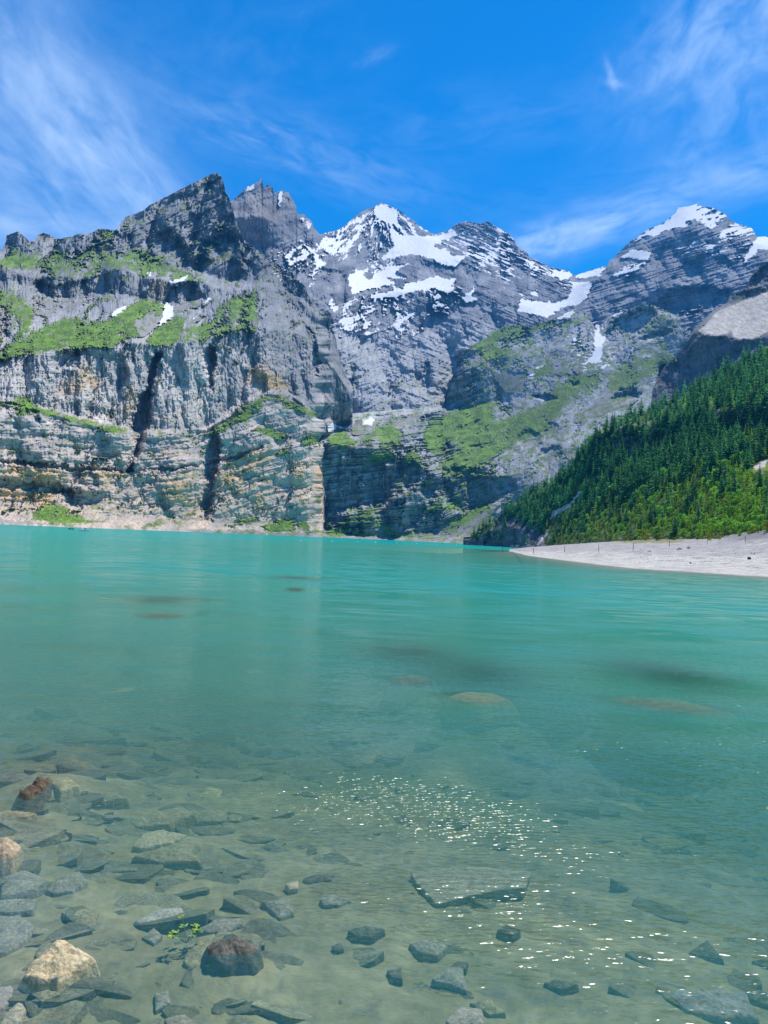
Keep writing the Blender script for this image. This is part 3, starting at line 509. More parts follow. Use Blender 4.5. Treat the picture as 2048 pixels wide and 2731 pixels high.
# ---- green ramp and dark buttress above the end of the lake
def style_ramp(x, y):
    dip = np.where(x < 1180, -.12*(x-1000), .42*(1300-x))
    h1 = crags(x, y, 310, 12+9*sstep(1160, 1190, y)*sstep(1260, 1200, x), 1.0, 2.5, mix(6.5, 2.2, sstep(1180, 1300, x)), dip, 13)
    c, rough, g, s = cover(x, y, mix(SLATE, LIME, .28), LIME*1.05, 300, grass_bias=np.where(x > 1180, .36, .27) - .04*(y > 1400), stain=.22, pale_bias=.12 + .12*sstep(1250, 1350, x), grass_tone=.30*sstep(1250, 1500, x), relief=h1)
    h1 = h1*(1 - .55*sstep(1250, 1340, x)*sstep(860, 930, y))
    return h1*np.maximum(rough, .16) + mix(1.4, .55, sstep(1230, 1300, x)*(y > 1090))*rec(x, y), c
ramp_lines = [
 (P((850, 1437), (1000, 1443), (1250, 1455), (1300, 1460), (1450, 1470), (2100, 1500)), P((850, 1360), (1000, 1450), (1250, 1560), (1320, 1560), (2100, 1560))),
 (P((850, 1424), (1000, 1428), (1250, 1430), (1300, 1425), (1450, 1420), (2100, 1460)), P((850, 1385), (1000, 1490), (1250, 1620), (1320, 1630), (2100, 1640))),
 (P((850, 1372), (940, 1355), (1000, 1342), (1060, 1395), (1130, 1412), (1180, 1402), (1230, 1385), (1260, 1362), (1300, 1342), (1360, 1310), (1450, 1290), (2100, 1290)), P((850, 1420), (1000, 1530), (1180, 1600), (1260, 1690), (1320, 1720), (2100, 1760))),
 (P((850, 1180), (870, 1172), (929, 1193), (985, 1195), (1043, 1195), (1073, 1210), (1123, 1238), (1160, 1275), (1182, 1282), (1224, 1266), (1250, 1268), (1378, 1270), (1430, 1230), (1520, 1190), (2100, 1190)), P((850, 1446), (1000, 1562), (1180, 1640), (1260, 1720), (1378, 1760), (1450, 1830), (2100, 1900))),
 (P((850, 1130), (950, 1118), (1050, 1115), (1186, 1092), (1224, 1092), (1283, 1074), (1344, 1064), (1420, 1060), (1500, 1040), (1580, 1020), (1700, 1045), (1800, 1080), (2100, 1080)), P((850, 1740), (1000, 1820), (1186, 2010), (1344, 2120), (1420, 2120), (1580, 2140), (2100, 2150))),
 (P((850, 1112), (950, 1105), (1100, 1098), (1186, 1087), (1200, 1050), (1215, 1020), (1240, 1000), (1283, 960), (1344, 950), (1420, 950), (1500, 930), (1580, 930), (1610, 920), (1700, 930), (1760, 960), (1800, 1000), (2100, 1000)), P((850, 1800), (1000, 1900), (1186, 2060), (1230, 2060), (1344, 2210), (1420, 2260), (1580, 2330), (2100, 2330))),
 (P((850, 1105), (950, 1098), (1100, 1090), (1183, 1080), (1190, 1043), (1207, 1001), (1220, 967), (1232, 942), (1283, 908), (1308, 896), (1350, 864), (1399, 870), (1432, 868), (1466, 854), (1538, 828), (1563, 832), (1578, 856), (1590, 885), (1601, 866), (1622, 851), (1665, 830), (1711, 812), (1745, 815), (1800, 840), (1830, 900), (2100, 930)), P((850, 1900), (1000, 1990), (1186, 2120), (1220, 2120), (1344, 2330), (1450, 2430), (1580, 2560), (1711, 2500), (2100, 2450))),
]
# ---- pale slab and dark cliff on the right
def style_slab(x, y):
    c, rough, g, s = cover(x, y, SLATE*.7, LIME*.6, 400, grass_bias=-.08, stain=.35, pale_bias=-.1)  # cliff rock darkened in colour to deepen the shade on its turned-away face
    pal = sstep(.4, .7, samp(CV_PALE, x, y))
    c = mix(c, np.array([.46, .435, .40])*(1 + .25*fbm(x/9, y/7, 4, .6, 47) + .55*fbm((x+1.6*y)/30, (y-.35*x)/3.5, 4, .6, 41))[..., None], (pal*(1-g))[..., None])
    h = crags(x, y, 410, 8, .9, 3.5, 1.5, -.3*x, 10)*(1-.8*pal) + pal*(2.0*fbm((x+1.6*y)/70, (y-.35*x)/7, 4, .55, 42))
    return h*rough + rec(x, y), c
slab_lines = [
 (P((1740, 1110), (1900, 1060), (2048, 1010), (2430, 900)), P((1740, 1180), (1900, 1080), (2048, 1000), (2430, 900))),
 (P((1740, 1080), (1770, 1030), (1820, 1005), (1900, 980), (2048, 950), (2430, 860)), P((1740, 1250), (1900, 1130), (2048, 1060), (2430, 960))),
 (P((1740, 1050), (1757, 1000), (1800, 985), (1840, 940), (1850, 886), (1897, 900), (1943, 893), (1951, 909), (2000, 905), (2048, 898), (2430, 810)), P((1740, 1275), (1850, 1190), (1900, 1150), (2048, 1080), (2430, 980))),
 (P((1740, 1042), (1770, 975), (1816, 945), (1846, 880), (1888, 848), (1939, 820), (1994, 800), (2048, 775), (2430, 660)), P((1740, 1285), (1850, 1230), (1939, 1330), (2048, 1330), (2430, 1250))),
 (P((1740, 1036), (1753, 1028), (1757, 976), (1770, 967), (1795, 976), (1816, 938), (1833, 917), (1846, 887), (1863, 866), (1888, 841), (1909, 824), (1939, 807), (1947, 790), (1994, 765), (1998, 744), (2023, 714), (2048, 702), (2200, 640), (2430, 560)), P((1740, 1300), (1850, 1260), (1939, 1390), (2048, 1390), (2430, 1320))),
]
# ---- wooded slope
def style_wood(x, y):
    n1 = fbm(x/20, y/14, 5, .6, 501); n2 = fbm(x/5, y/4, 4, .6, 502)
    blf = np.interp(x, [1240, 1300, 1330, 1440, 1460], [1440, 1420, 1370, 1385, 1480])
    cliff = np.maximum(sstep(-6, 6, y-blf)*(x < 1465), samp(CV_BAND, x, y))
    soil = mix(np.array([.035, .06, .015]), np.array([.075, .11, .025]), np.clip(.5+n1, 0, 1)[..., None])
    rock = mix(SLATE*.6, LIME*.55, np.clip(.35+.6*n1+.3*n2, 0, 1)[..., None])  # bluff and band rock coloured darker, adding to the shade on these faces
    c = mix(soil, rock, np.clip(cliff + sstep(.35, .5, n1), 0, 1)[..., None])
    scar = sstep(.4, .6, samp(CV_SCAR, x+3*n1*3, y+3*n2) + .3*n2)
    c = mix(c, np.array([.46, .44, .42])*(1+.35*n2)[..., None], scar[..., None])
    lawn = sstep(.4, .6, samp(CV_LAWN, x+6*n1, y+4*n2) + .25*n2)
    c = mix(c, np.array([.16, .21, .03]), (lawn*(1-scar))[..., None])
    h = crags(x, y, 510, 12, .8, 2.5*cliff, 2.0*cliff, -.3*x, 12)
    return h*np.clip(.45+cliff, 0, 1) + rec(x, y), np.clip(c, .01, .9)
CV_BAND = canvas([(1, P2((1590,1150),(1700,1130),(1790,1128),(1800,1190),(1700,1216),(1600,1210))), (1, P2((1870,1100),(1900,1092),(2048,1086),(2430,1000),(2430,1080),(2048,1165),(1890,1160)))], 3)
CV_SCAR = canvas([(1, c6((445,1085),(470,1045),(560,1000),(600,950),(655,915),(640,935),(580,990),(560,1020),(480,1070),(450,1100))), (1, c6((1560,810),(1659,752),(1659,790),(1600,815))), (.8, c6((370,1240),(400,1190),(450,1130),(440,1180),(400,1225))), (1, c6((700,850),(745,840),(720,865)))], 1.2)
CV_LAWN = canvas([(1, c6((655,640),(680,600),(760,580),(800,600),(740,625))), (1, c6((880,590),(900,565),(960,560),(930,590))), (1, c6((580,930),(690,850),(740,850),(640,915),(470,1020),(520,990))), (1, c6((1480,860),(1580,800),(1720,760),(1720,820),(1600,820),(1560,850))), (.8, c6((960,1200),(1100,1205),(1100,1220),(960,1215)))], 2)
wood_lines = [
 (P((1236, 1448), (1294, 1459), (1426, 1466), (1585, 1456), (1711, 1450), (1778, 1448), (1913, 1448), (1971, 1440), (2048, 1432), (2430, 1410)), P((1236, 900), (1294, 800), (1426, 660), (1585, 520), (1711, 430), (1913, 350), (2048, 300), (2430, 260))),
 (P((1236, 1443), (1262, 1438), (1294, 1440), (1340, 1400), (1426, 1420), (1470, 1430), (1585, 1420), (1711, 1415), (1913, 1410), (2048, 1400), (2430, 1370)), P((1236, 910), (1294, 806), (1330, 775), (1426, 690), (1585, 560), (1711, 470), (1913, 385), (2048, 330), (2430, 290))),
 (P((1236, 1440), (1262, 1434), (1294, 1425), (1320, 1400), (1360, 1375), (1426, 1375), (1500, 1340), (1585, 1320), (1711, 1290), (1913, 1270), (2048, 1260), (2430, 1200)), P((1236, 920), (1294, 815), (1360, 790), (1426, 730), (1585, 640), (1711, 560), (1913, 470), (2048, 420), (2430, 380))),
 (P((1236, 1437), (1262, 1431), (1294, 1415), (1320, 1395), (1360, 1350), (1426, 1330), (1500, 1275), (1590, 1212), (1700, 1216), (1790, 1196), (1840, 1145), (1890, 1160), (2048, 1165), (2430, 1080)), P((1236, 925), (1294, 830), (1360, 815), (1426, 780), (1500, 740), (1590, 690), (1700, 650), (1790, 620), (1890, 600), (2048, 560), (2430, 500))),
 (P((1236, 1436.6), (1262, 1430.6), (1294, 1414), (1320, 1394), (1360, 1349), (1426, 1328), (1500, 1268), (1590, 1152), (1700, 1130), (1790, 1128), (1840, 1112), (1890, 1092), (2048, 1086), (2430, 1000)), P((1236, 926), (1294, 832), (1360, 817), (1426, 783), (1500, 752), (1590, 708), (1700, 668), (1790, 636), (1890, 616), (2048, 575), (2430, 515))),
 (P((1236, 1436), (1258, 1430), (1280, 1413), (1320, 1392), (1364, 1347), (1407, 1322), (1465, 1286), (1504, 1257), (1547, 1235), (1561, 1195), (1571, 1172), (1614, 1144), (1658, 1117), (1706, 1103), (1778, 1080), (1851, 1034), (1923, 1000), (1971, 972), (2048, 938), (2430, 800)), P((1236, 930), (1258, 880), (1320, 860), (1465, 860), (1600, 860), (1778, 860), (2048, 800), (2430, 720))),
]
M_ROCK = mat_terrain('mountain_rock', 0.35, .28, .5, .25)
M_FAR = mat_terrain('far_rock', 0.12, .22)
M_WOODFLOOR = mat_terrain('wood_floor', 0.8, .3)
SHEET = {}
def mountain(name, key, *a, mat=M_ROCK, **k):
    me, S = build_sheet(name, *a, **k); SHEET[key] = S
    o = link(name, me, mat); tag(o, kind='structure'); return o
DETAIL = 1.0
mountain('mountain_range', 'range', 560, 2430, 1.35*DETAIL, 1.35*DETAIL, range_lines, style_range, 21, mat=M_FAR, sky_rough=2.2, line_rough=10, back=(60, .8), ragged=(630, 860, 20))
mountain('cliff_mountain', 'left', -340, 940, 1.25*DETAIL, 1.25*DETAIL, left_lines, style_left, 31, sky_rough=1.8, line_rough=4, back=(25, .8), ragged=(640, 960, 22), edge_x=863)
mountain('ramp_hill', 'ramp', 850, 2100, 1.35*DETAIL, 1.35*DETAIL, ramp_lines, style_ramp, 41, sky_rough=2.5, line_rough=6, back=(30, .6))
mountain('slab_hill', 'slab', 1740, 2430, 1.5*DETAIL, 1.4*DETAIL, slab_lines, style_slab, 51, sky_rough=2.0, line_rough=3, back=(20, .6))
mountain('wooded_hill', 'wood', 1236, 2430, 2.0*DETAIL, 1.6*DETAIL, wood_lines, style_wood, 61, mat=M_WOODFLOOR, sky_rough=3, line_rough=6, back=(18, .5))
# ---------------------------------------------------------------- lake, bed, gravel beach
SHX = np.array([1358, 1368, 1407, 1470, 1537, 1610, 1682, 1760, 1827, 1900, 1971, 2048, 2200, 2450], float)   # waterline of the beach
SHY = np.array([1470, 1472, 1482, 1490.5, 1499, 1508, 1516, 1521, 1525, 1530, 1535, 1539, 1546, 1556])
BKX = np.array([1336, 1345, 1426, 1500, 1585, 1640, 1711, 1778, 1850, 1913, 1971, 2048, 2200, 2450], float)   # back edge under the trees
BKY = np.array([1469, 1467, 1459, 1454, 1448.5, 1445, 1442, 1440, 1440, 1440, 1431, 1423, 1410, 1395])
BKR = np.array([330, 345, 640, 580, 515, 475, 425, 400, 372, 345, 325, 298, 275, 250], float)
def beach_point(px, s):
    """s = 0 at the water's edge, 1 under the trees"""
    Pw = at_z(px, np.interp(px, SHX, SHY), 0.0)
    Pb = at_r(px, np.interp(px, BKX, BKY), np.interp(px, BKX, BKR))
    s = np.asarray(s)[..., None]
    Q = Pw + (Pb-Pw)*s
    zz = Pb[..., 2:]*np.sign(s)*np.abs(s)**np.where(s > 0, 1.25, 1.0)
    return np.concatenate([Q[..., :2], zz], -1)
def build_beach():
    xs = np.concatenate([np.linspace(1358, 1600, 180), np.linspace(1602, 2060, 420), np.linspace(2064, 2450, 90)])
    ss = np.concatenate([np.linspace(-.35, 0, 14)[:-1], np.linspace(0, 1.06, 230)**1.5])
    X, S = np.meshgrid(xs, ss)
    Q = beach_point(X, S)
    wx, wy = Q[..., 0], Q[..., 1]
    n = fbm(wx/14, wy/14, 5, .55, 71); n2 = fbm(wx/1.6, wy/1.6, 4, .65, 72); n3 = fbm(wx/5, wy/5, 4, .6, 73)
    up = np.clip(S*4, 0, 1)
    Q[..., 2] += up*(.35*n + .16*np.abs(n3) + .10*n2)
    mound = sstep(1895, 1990, X)*sstep(.74, .86, S)
    Q[..., 2] += 0.5*mound*(1+n)
    py = project(Q)[1]
    pale = np.array([.48, .46, .425]); grey = np.array([.34, .335, .335]); dark = np.array([.16, .16, .17])
    band = sstep(-.15, .35, n + .9*sstep(.14, .5, S) - .45 + .25*n3)
    c = mix(pale, grey, (band*.85)[..., None])
    c = mix(c, dark, (sstep(.26, .6, n2+.8*n3)*.8)[..., None])
    c = mix(c, dark*1.1, (mound*.8)[..., None])
    turf = sstep(.3, .6, np.exp(-((X-1740)/100)**2)*sstep(.72, .9, S) + .35*n3)
    c = mix(c, np.array([.20, .20, .07]), (turf*.8)[..., None])
    strand = sstep(.22, .5, fbm(wx/7, wy/1.6, 5, .6, 74) + .3*n3)*sstep(.02, .1, S); c = mix(c, np.array([.20, .195, .19]), (strand*.7)[..., None])
    wet = 1-sstep(.0, .018, S)
    c = mix(c, np.array([.22, .20, .16]), (wet*.8)[..., None])
    return mesh_np('beach', Q, grid_faces(*X.shape), True, np.clip(c*(1+.25*n2[..., None]), .02, .75))
tag(link('beach', build_beach(), mat_terrain('beach_gravel', 1.3, .3, .06, 6)), kind='structure')

_sh = at_z(SHX, SHY, 0.0)[:, :2]
def beach_dist(x, y):
    d = np.full(np.shape(x), 1e9)
    for i in range(len(_sh)-1):
        a, b = _sh[i], _sh[i+1]; ab = b-a
        t = np.clip(((x-a[0])*ab[0]+(y-a[1])*ab[1])/(ab@ab), 0, 1)
        d = np.minimum(d, np.hypot(x-a[0]-t*ab[0], y-a[1]-t*ab[1]))
    return d
SHOALS = []
for _x, _y, _t, _w in ((1270, 1866, .62, 1.5), (1100, 1818, .75, 1.6), (1780, 1880, .75, 1.8), (787, 1572, .8, 2.6), (430, 1646, .7, 2.0), (100, 2085, .08, .8), (10, 2255, .07, .6), (150, 2600, .07, .5), (615, 2560, .11, .4)):
    _p = at_z(_x, _y, -_t); SHOALS.append((_p[0], _p[1], _t, _w))
def depth(x, y):
    """how deep the lake is; shelving away from the near shore and from the beach"""
    r = np.hypot(x, y); az = np.degrees(np.arctan2(x, np.maximum(y, .01)))
    d = np.interp(np.log(np.maximum(r, .5)), np.log([.5, 3, 4.6, 6.5, 8.2, 11, 15, 24, 40, 70, 150, 400]), [.02, .14, .20, .27, .36, .68, 1.4, 2.6, 4.6, 8.5, 20, 40])
    d = d*np.interp(az, [-60, -26, -12, 0, 12, 26, 60], [.6, .74, .86, .95, 1.12, 1.45, 1.6])
    d = d*(1 + .22*fbm(x/5.5+3, y/5.5, 3, .5, 81)*np.clip(r/6, .3, 1))
    for sx, sy, top, w in SHOALS:      # shoals that carry the sunken boulders
        g = np.exp(-((x-sx)**2+(y-sy)**2*.45)/(w*w)); d = d*(1-g)+np.minimum(d, top)*g
    return np.minimum(d, .05 + beach_dist(x, y)*.09)
def polar(r0, r1, nr, a0, a1, na):
    r = np.geomspace(r0, r1, nr); a = np.radians(np.linspace(a0, a1, na))
    Rr, A = np.meshgrid(r, a, indexing='ij')
    return Rr*np.sin(A), Rr*np.cos(A)
# bed
X, Y = polar(1.6, 2600, 620, -48, 48, 560)
_d = depth(X, Y); _r = np.hypot(X, Y)
stony = -.10*facets(X+.3*fbm(X/.8, Y/.8, 3, .5, 83), Y, .62, .40, 84, 1.2, 1.2) - .07*facets(X, Y, 1.7, 1.0, 85, 1.0, 1.0)*np.clip(_r/9, .4, 1.6) - .035*facets(X, Y, .2, .14, 86)
Zb = -_d + stony*np.clip(_d*1.4, .2, 1.0) + .02*fbm(X/.3, Y/.3, 4, .6, 87)
Zb = np.minimum(Zb, -.03)
nb1 = fbm(X/1.1, Y/.8, 5, .6, 88); nb2 = fbm(X/.22, Y/.16, 4, .6, 89)
bed_c = mix(np.array([.175, .175, .10]), np.array([.32, .30, .175]), np.clip(.4+.7*nb1, 0, 1)[..., None])*(1+.3*nb2)[..., None]
bed_c = mix(bed_c, np.array([.10, .105, .09]), (sstep(.15, .6, nb2+.6*fbm(X/.5, Y/.4, 3, .5, 90))*.6)[..., None])
tag(link('lakebed', mesh_np('lakebed', np.stack([X, Y, Zb], -1), grid_faces(*X.shape), True, np.clip(bed_c, .02, .6)), mat_terrain('lakebed_silt', 6, .25, .01, 30)), kind='structure')

# water: milky turquoise body whose opacity follows the depth below, clear near the shore
X, Y = polar(1.2, 2500, 420, -50, 50, 300)
def mat_water():
    m, nt, out = new_mat('lake_water'); N = NB(nt)
    geo = N.n('ShaderNodeNewGeometry'); pos = geo.outputs['Position']
    at = N.n('ShaderNodeAttribute', attribute_name='depth')
    # path through the water: depth / cos of the refracted ray
    dot = N.n('ShaderNodeVectorMath', operation='DOT_PRODUCT'); N.l(geo.outputs['Incoming'], dot.inputs[0]); dot.inputs[1].default_value = (0, 0, 1)
    ci = N.math('ABSOLUTE', dot.outputs['Value'])
    s2 = N.math('MULTIPLY', N.math('SUBTRACT', 1.0, N.math('MULTIPLY', ci, ci)), 0.565)
    cr = N.math('SQRT', N.math('SUBTRACT', 1.0, s2))
    path = N.math('DIVIDE', at.outputs['Fac'], cr)
    murk = N.noise(N.mapping(pos, (.10, .16, 1)), 1.0, 3, .5)
    k = N.mapr(murk.outputs['Fac'], .3, .7, .46, .68)
    op = N.math('SUBTRACT', 1.0, N.math('POWER', 2.718, N.math('MULTIPLY', N.math('POWER', N.math('MULTIPLY', N.math('ADD', path, .10), k), 1.05), -1.0)), clamp=True)
    # ripples
    w1 = N.noise(N.mapping(pos, (1.0, 2.1, 1), (0, 0, R(-34))), 5.2, 2, .5, .3)
    w2 = N.noise(N.mapping(pos, (1.0, 1.5, 1), (0, 0, R(20))), 1.7, 2, .5, .2)
    w3 = N.noise(N.mapping(pos, (1.0, 2.4, 1), (0, 0, R(-12))), 8.0, 1, .5)
    calm = N.noise(N.mapping(pos, (.16, .30, 1), (0, 0, R(12))), 1.0, 2, .5)
    gp = at_z(1050, 2170, 0.0)      # a gust ruffles the shallows here
    gv = N.n('ShaderNodeVectorMath', operation='SUBTRACT'); N.l(pos, gv.inputs[0]); gv.inputs[1].default_value = tuple(float(q) for q in gp)
    gm = N.mapping(gv.outputs[0], (1/1.9, 1/2.6, 1)); gl2 = N.n('ShaderNodeVectorMath', operation='LENGTH'); N.l(gm, gl2.inputs[0])
    gustp = N.mapr(gl2.outputs['Value'], .0, 1.6, 1.0, 0.0, True)
    gq = at_z(1720, 2200, 0.0); gv2 = N.n('ShaderNodeVectorMath', operation='SUBTRACT'); N.l(pos, gv2.inputs[0]); gv2.inputs[1].default_value = tuple(float(q) for q in gq)
    gl3 = N.n('ShaderNodeVectorMath', operation='LENGTH'); N.l(N.mapping(gv2.outputs[0], (1/2.4, 1/3.0, 1)), gl3.inputs[0])
    gustp = N.math('ADD', gustp, N.mapr(gl3.outputs['Value'], .1, 1.2, .05, 0.0, True))
    cf = N.mapr(calm.outputs['Fac'], .35, .65, .35, 1.35, True)
    hgt = N.math('ADD', N.math('MULTIPLY', w1.outputs['Fac'], .023), N.math('MULTIPLY', w2.outputs['Fac'], .036))
    hgt = N.math('ADD', hgt, N.math('MULTIPLY', w3.outputs['Fac'], N.math('MULTIPLY_ADD', gustp, .070, .004)))
    hgt = N.math('MULTIPLY', hgt, cf)
    bp = N.n('ShaderNodeBump'); bp.inputs['Distance'].default_value = 1.0; bp.inputs['Strength'].default_value = 1.0
    N.l(hgt, bp.inputs['Height'])
    # open water: steeper wind chop, taken as facet slopes so that it still glitters far out
    sp = N.n('ShaderNodeSeparateXYZ'); N.l(pos, sp.inputs[0])
    far = N.mapr(sp.outputs[1], 12, 60, 0, 1, True)
    ch = N.noise(N.mapping(pos, (.45, 1.2, 1), (0, 0, R(-8))), .85, 4, .62)
    cv = N.n('ShaderNodeVectorMath', operation='SUBTRACT'); N.l(ch.outputs['Color'], cv.inputs[0]); cv.inputs[1].default_value = (.5, .5, .5)
    cl = N.noise(N.mapping(pos, (.45, 1.1, 1), (0, 0, R(-8))), .10, 4, .6); cw = N.n('ShaderNodeVectorMath', operation='SUBTRACT'); N.l(cl.outputs['Color'], cw.inputs[0]); cw.inputs[1].default_value = (.5, .5, .5)
    cx = N.n('ShaderNodeVectorMath', operation='SCALE'); N.l(cw.outputs[0], cx.inputs[0]); cx.inputs['Scale'].default_value = .35
    cy = N.n('ShaderNodeVectorMath', operation='ADD'); N.l(cv.outputs[0], cy.inputs[0]); N.l(cx.outputs[0], cy.inputs[1])
    gust = N.noise(N.mapping(pos, (.012, .03, 1)), 1.0, 3, .5)
    amp = N.math('MULTIPLY', far, N.mapr(gust.outputs['Fac'], .3, .7, .8, 2.2))
    cs = N.n('ShaderNodeVectorMath', operation='SCALE'); N.l(cy.outputs[0], cs.inputs[0]); N.l(amp, cs.inputs['Scale'])
    fl = N.n('ShaderNodeVectorMath', operation='MULTIPLY'); N.l(cs.outputs[0], fl.inputs[0]); fl.inputs[1].default_value = (.35, 1.0, 0)
    ad = N.n('ShaderNodeVectorMath', operation='ADD'); N.l(bp.outputs[0], ad.inputs[0]); N.l(fl.outputs[0], ad.inputs[1])
    nm = N.n('ShaderNodeVectorMath', operation='NORMALIZE'); N.l(ad.outputs[0], nm.inputs[0])
    fr = N.n('ShaderNodeFresnel'); fr.inputs['IOR'].default_value = 1.33; N.l(nm.outputs[0], fr.inputs['Normal'])
    frc = N.math('MINIMUM', N.math('MULTIPLY', fr.outputs[0], 1.5), 0.38)
    # body
    deepf = N.mapr(at.outputs['Fac'], 1.0, 12.0, 0, 1)
    body = N.mixc(deepf, (.045, .240, .165), (.000, .325, .285))
    tint = N.n('ShaderNodeBsdfTransparent'); N.l(N.mixc(N.mapr(at.outputs['Fac'], 0, 3), (.97, 1, .98), (.55, .86, .76)), tint.inputs['Color'])
    dif = N.n('ShaderNodeBsdfDiffuse'); N.l(body, dif.inputs['Color'])
    m1 = N.n('ShaderNodeMixShader'); N.l(op, m1.inputs[0]); N.l(tint.outputs[0], m1.inputs[1]); N.l(dif.outputs[0], m1.inputs[2])
    gl = N.n('ShaderNodeBsdfGlossy'); N.l(N.math('ADD', N.math('MULTIPLY', gustp, .08), N.mapr(sp.outputs[1], 10, 45, .12, .06, True)), gl.inputs['Roughness']); N.l(nm.outputs[0], gl.inputs['Normal'])
    m2 = N.n('ShaderNodeMixShader'); N.l(frc, m2.inputs[0]); N.l(m1.outputs[0], m2.inputs[1]); N.l(gl.outputs[0], m2.inputs[2])
    N.l(m2.outputs[0], out.inputs[0])
    return m
tag(link('water', mesh_np('water', np.stack([X, Y, X*0], -1), grid_faces(*X.shape), True, None, {'depth': depth(X, Y)}), mat_water()), kind='structure')
# ---------------------------------------------------------------- stones in the shallows, traced outline by outline
M_STONE = mat_terrain('stone', 34, .5, .012, 45)
c7 = crop(0, 1940, 800/1659); c8 = crop(650, 1940, 750/1659); c9 = crop(1300, 1940, 748/1659)
c10 = crop(650, 1380, K); c11 = crop(1348, 1380, K); c12 = crop(0, 1380, K)
ROCKS_DONE = []
def star(poly, n, seed, rough=.05):
    c = poly.mean(0); d = poly-c; ang = np.linspace(0, 2*np.pi, n, endpoint=False); rad = np.zeros(n)
    for i, a in enumerate(ang):
        u = np.array([math.cos(a), math.sin(a)]); best = 0
        for j in range(len(d)):
            p, q = d[j], d[(j+1) % len(d)]; e = q-p
            den = u[0]*e[1]-u[1]*e[0]
            if abs(den) < 1e-12: continue
            t = (p[0]*e[1]-p[1]*e[0])/den; s = (p[0]*u[1]-p[1]*u[0])/den
            if t > 0 and -1e-6 <= s <= 1+1e-6: best = max(best, t)
        rad[i] = best
    rad = np.maximum(rad, rad.max()*.12)
    rad *= 1 + rough*fbm(np.cos(ang)*3+seed, np.sin(ang)*3, 4, .6, seed)
    return c, ang, rad
def stone_mesh(name, poly, zt, zb, dome, seed, colA, colB, facet=.35, flare=.18, tilt=(0, 0), n=110):
    """a stone: ragged outline, facetted uneven top at height zt, sides running down to zb"""
    c, ang, rad = star(poly, n, seed)
    L = rad.mean(); ux, uy = np.cos(ang), np.sin(ang); V = []
    top = [0.03, .1, .17, .24, .31, .38, .45, .52, .59, .66, .73, .79, .85, .9, .94, .97, 1.0]
    for f in top:
        x = c[0]+f*rad*ux; y = c[1]+f*rad*uy
        e = facets(x/L*1.2+seed, y/L*1.2, 1.0, .8, seed, 1.4, 1.2)*dome*1.1 + dome*.35*fbm(x/L*4+seed, y/L*4, 4, .6, seed+1)
        z = zt + dome*(1-f**2.2)*.8 + facet*e*(1-.35*f) - .12*dome*(f > .97) + tilt[0]*(x-c[0]) + tilt[1]*(y-c[1])
        V.append(np.stack([x, y, z], -1))
    rim = V[-1][:, 2]
    for k, (g, w) in enumerate(((.12, .25), (.32, .5), (.55, .75), (.8, .95), (1.0, 1.0), (1.2, 1.1))):
        f = 1 + flare*w + .05*fbm(ux*2.5+seed, uy*2.5+k*.8, 3, .6, seed+4)*min(1, g*2)
        x = c[0]+f*rad*ux; y = c[1]+f*rad*uy
        V.append(np.stack([x, y, rim+(zb-rim)*g], -1))
    V = np.array(V); nr = len(V)
    i = np.arange(nr-1)[:, None]*n; j = np.arange(n)[None, :]
    F = np.stack([i+j, i+n+j, i+n+(j+1) % n, i+(j+1) % n], -1).reshape(-1, 4)
    V2 = np.concatenate([V.reshape(-1, 3), [[c[0], c[1], V[0, :, 2].mean()]]]); k = len(V2)-1
    cap = np.stack([np.arange(n), (np.arange(n)+1) % n, np.full(n, k), np.full(n, k)], -1)
    x, y, z = V2.T
    n1 = fbm(x/L*1.6+seed, y/L*1.6+z/L*2, 5, .62, seed+7); n2 = fbm(x/L*6, y/L*6+z/L*5, 4, .6, seed+8)
    col = mix(np.array(colA), np.array(colB), np.clip(.5+.9*n1, 0, 1)[:, None])*(1+.35*n2)[:, None]
    col = np.clip(col, .015, .7)
    # quads only, the cap as triangles
    me = bpy.data.meshes.new(name)
    faces = [tuple(f) for f in F] + [tuple(f[:3]) for f in cap]
    me.from_pydata(V2.tolist(), [], faces)
    me.polygons.foreach_set('use_smooth', np.ones(len(faces), bool))
    ca = me.color_attributes.new('albedo', 'FLOAT_COLOR', 'POINT'); cc = np.ones((len(V2), 4), np.float32); cc[:, :3] = col
    ca.data.foreach_set('color', cc.ravel()); me.update()
    return me
def stone(px, zt, label, colA=(.30, .28, .21), colB=(.42, .38, .28), dome=.05, name='submerged_rock', group='flat rocks lying in the shallows', thick=None, **k):
    Q = at_z(px[:, 0], px[:, 1], zt)[:, :2]
    c = Q.mean(0); d = float(depth(np.array([c[0]]), np.array([c[1]]))[0])
    if group == 'flat rocks lying in the shallows':      # lies flat on the bed
        for _ in range(6):
            L = np.sqrt(np.ptp(Q[:, 0])*np.ptp(Q[:, 1])); d = float(depth(np.array([c[0]]), np.array([c[1]]))[0])
            zt = min(-.04, -d + min(max(.13*L, .04), .10)); Q = at_z(px[:, 0], px[:, 1], zt)[:, :2]; c = Q.mean(0)
        dome = min(dome, .12*L)
    zb = min(-d, zt-.08) - .10
    if thick: zb = zt-thick
    seed = 900+len(ROCKS_DONE)*7
    me = stone_mesh(name, Q, zt, zb, dome, seed, colA, colB, **k)
    me.transform(Matrix.Translation((-c[0], -c[1], -zb)))
    o = link(name, me, M_STONE); o.location = (c[0], c[1], zb); tag(o, label, 'rock', group)
    ROCKS_DONE.append((Q, zt+dome*.5)); return o
GREY, DARK, OLIVE, BROWN = ((.20, .20, .165), (.31, .295, .23)), ((.075, .075, .06), (.15, .145, .11)), ((.20, .19, .11), (.31, .285, .165)), ((.075, .055, .04), (.16, .12, .085))
def S(poly, zt, label, pal, **k): return stone(poly, zt, label, pal[0], pal[1], **k)
EM = 'rocks breaking the surface by the shore'
